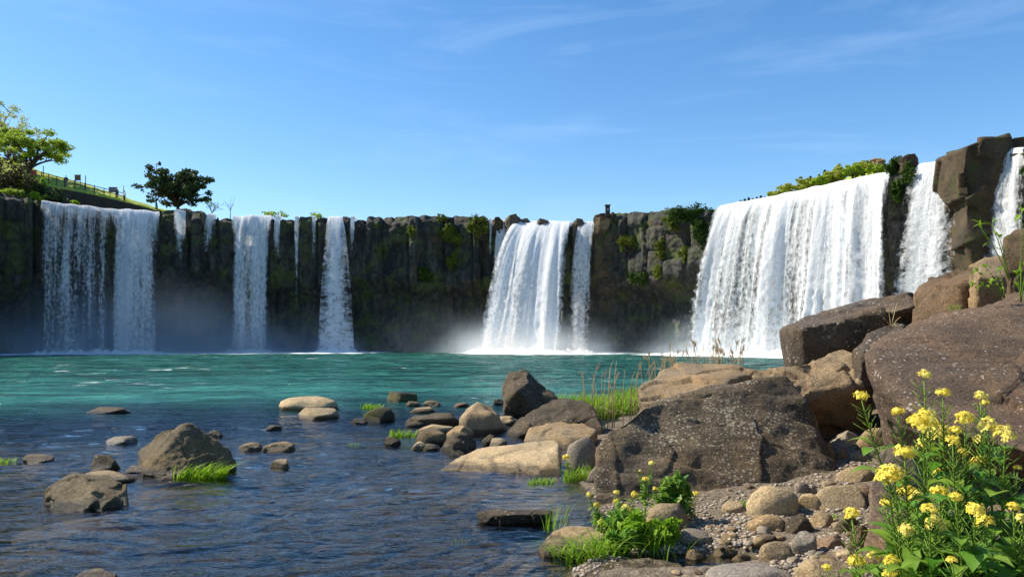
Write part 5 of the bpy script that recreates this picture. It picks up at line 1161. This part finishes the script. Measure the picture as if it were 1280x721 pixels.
for i, (lab, b, Y, hs, k) in enumerate([
    ('flowering plant leaning far left, its top head hanging before the shaded boulder', 1172, 2.95, [(1077, 496, .85), (1123, 515, .9)], dict(nleaf=16)),
    ('tallest flowering plant, its topmost head against the huge sloping boulder', 1168, 2.8, [(1155, 469, .95), (1154, 529, 1.5), (1154, 557, 1.0), (1162, 520, .9)], dict(nleaf=22)),
    ('flowering plant just right of the tallest one, its small round head high', 1190, 2.85, [(1179, 492, .95), (1174, 542, 1.2), (1172, 592, 1.0)], dict(nleaf=22)),
    ('flowering plant with four close heads in the middle of the clump', 1212, 2.7, [(1206, 523, 1.05), (1195, 539, .7), (1191, 551, .8), (1204, 566, .7)], dict(nleaf=26)),
    ('flowering plant with a high ragged head right of the middle of the clump', 1232, 2.9, [(1226, 496, .95), (1231, 504, .6), (1225, 550, .8), (1225, 578, 1.0)], dict(nleaf=24)),
    ('flowering plant with two big heads side by side near the right edge', 1250, 2.75, [(1236, 534, 1.05), (1257, 543, 1.05), (1272, 585, .5)], dict(nleaf=24)),
    ('flowering plant with a large head before the pinkish boulder, left side of the clump', 1148, 2.6, [(1131, 567, 1.15), (1110, 596, 1.35), (1133, 616, 1.15), (1108, 629, .75), (1118, 590, .9)], dict(nleaf=26)),
    ('flowering plant with heads low in the middle of the clump', 1178, 2.5, [(1145, 621, .9), (1174, 616, 1.05), (1170, 656, 1.1), (1133, 662, .9), (1162, 637, .8)], dict(nleaf=34)),
    ('broad leaved flowering plant with pale heads low right of the middle', 1222, 2.45, [(1195, 622, .6), (1219, 637, 1.0), (1230, 652, .85)], dict(nleaf=60, leafL=.21)),
    ('leafy flowering plant cut by the right edge of the picture', 1280, 2.5, [(1267, 634, .6), (1265, 687, .7), (1278, 649, .6), (1276, 690, .6)], dict(nleaf=60, leafL=.2)),
    ('lowest flowering plant at the left of the clump, beside the rounded bottom boulder', 1098, 2.55, [(1065, 642, .85), (1071, 703, 1.0), (1034, 710, .5), (1092, 695, .7), (1115, 701, .85), (1113, 717, .8)], dict(nleaf=14)),
    ('leafy plant with one flower head filling the bottom right corner', 1240, 2.3, [(1190, 700, .5)], dict(nleaf=90, leafL=.2)),
    ]): rape(lab, b, Y, hs, i, **k)
for i, (lab, b, Y, hs, k) in enumerate([
    ('tall stalk with two small flower heads before the largest boulder', 806, 8.5, [(815, 579, .8), (807, 599, .8), (800, 588, .4)], dict(nleaf=20)),
    ('flowering plant at the left of the small clump, by the water', 752, 8.2, [(736, 618, .8), (746, 631, .9), (751, 652, .9), (754, 660, .9)], dict(nleaf=26)),
    ('flowering plant in the middle of the small clump', 780, 8.2, [(771, 616, .8), (771, 626, .9), (783, 636, 1.2), (793, 618, 1.0)], dict(nleaf=30)),
    ('flowering stalk at the right end of the small clump over the gravel', 858, 8.4, [(870, 617, .9), (863, 631, .9)], dict(nleaf=10)),
    ('bushy flowering plant right of the middle of the small clump', 826, 8.3, [(819, 611, .8), (824, 635, 1.1), (838, 636, .9), (817, 656, .8)], dict(nleaf=60)),
    ('lone flower stalk in the gap left of the largest boulder', 712, 11.2, [(708, 572, 1.3)], dict(nleaf=8)),
    ]): rape(lab, b, Y, hs, 40+i, hr=.042, leafL=.11, podL=.06, thick=.005, bare=.18, lab_group='small yellow flowered plants by the water', **k)
for i, (px, py, wx, hy, n_, ls, lab) in enumerate([
    (846, 656, 46, 54, 1100, .055, 'leafy green weed under the right end of the largest boulder foot'), (806, 692, 66, 42, 1300, .05, 'low bright green weed above the flat tan rock'), (778, 672, 50, 30, 700, .048, 'dense low weed in the middle of the small flower clump'),
    (776, 694, 44, 30, 600, .048, 'small weed at the front of the clump, next to the arching grass'), (838, 684, 30, 30, 450, .048, 'small weed between clump and puddle')]):
    X, Y, g = on_ground(px, py); r = wx/F*Y*.5; h_ = hy/F*Y*.62
    bush('leafy_weed', lab, (X, Y+r*.5, g+h_*.9), (r, r*.8, h_), LM['bright'] if i in (1, 4) else LM['rape'], n_, ls, 600+i, cat='weed', clumps=22, bark=LM['rapes'])
# ---- bamboo sprig, leafy sprigs and dead twig on the boulders at right
def sprig(name, label, base, tips, L_, W_, leaf, seed, thick=.008, per=4, cat='plant', spread=.25, stemmat=None):
    rs = np.random.RandomState(seed); root = empty(name, base, label, cat); o = root.location; st, lf = MB(), MB()
    for tp in tips:
        tp = tp-o; pts = bez(Vector((0, 0, -.05)), tp*.5+Vector((0, 0, .1*tp.length)), tp, 7); st.tube(pts, np.linspace(thick, thick*.4, 7), 5)
        for j in range(per):
            i0 = 6 if j < per*.6 else rs.randint(2, 6); c = pts[i0]; d = (pts[i0]-pts[i0-1]).normalized()+Vector(rs.normal(0, spread*2.2, 3)); broad_leaf(lf, c, d, (rs.normal(0, .2), rs.normal(0, .2), 1), L_*rs.uniform(.6, 1.15), W_*rs.uniform(.8, 1.2), .5, rs)
    st.build('stem', stemmat or LM['rapes'], root)
    if per: lf.build('leaves', LM[leaf], root)
b = P(1262, 345, 9.2)
sprig('bamboo_sprig', 'bamboo like sprig leaning left over the right waterfall', b, [P(1240, 282, 9.0), P(1228, 288, 9.1), P(1250, 300, 9.0)], .2, .026, 'bright', 1, per=5)
sprig('bamboo_sprig', 'bright leafy sprig at the right picture edge above the huge boulder', P(1276, 372, 8.8), [P(1277, 268, 8.8), P(1290, 300, 8.8), P(1272, 345, 8.7), P(1284, 335, 8.7)], .17, .035, 'bright', 2, per=6)
sprig('leafy_sprig', 'small leafy sprig with fine leaves before the small top boulder', P(1256, 368, 10.6), [P(1216, 355, 10.4), P(1232, 334, 10.6), P(1250, 338, 10.6), P(1240, 352, 10.5), P(1222, 340, 10.6)], .075, .04, 'bright', 3, per=12, spread=.5, thick=.006)
sprig('leafy_sprig', 'tiny green tuft on the rusty boulder edge', P(1193, 392, 10.9), [P(1190, 385, 10.9), P(1198, 384, 10.9)], .06, .035, 'bright', 4, per=6, spread=.5, thick=.004)
sprig('dead_twig', 'dry leafless twig standing on the wedge of stone', P(1114, 406, 12.4), [P(1110, 385, 12.4), P(1122, 378, 12.4), P(1098, 392, 12.3), P(1104, 398, 12.3), P(1126, 396, 12.3)], .1, .02, 'dry', 5, per=0, thick=.009, stemmat=LM['dry'])
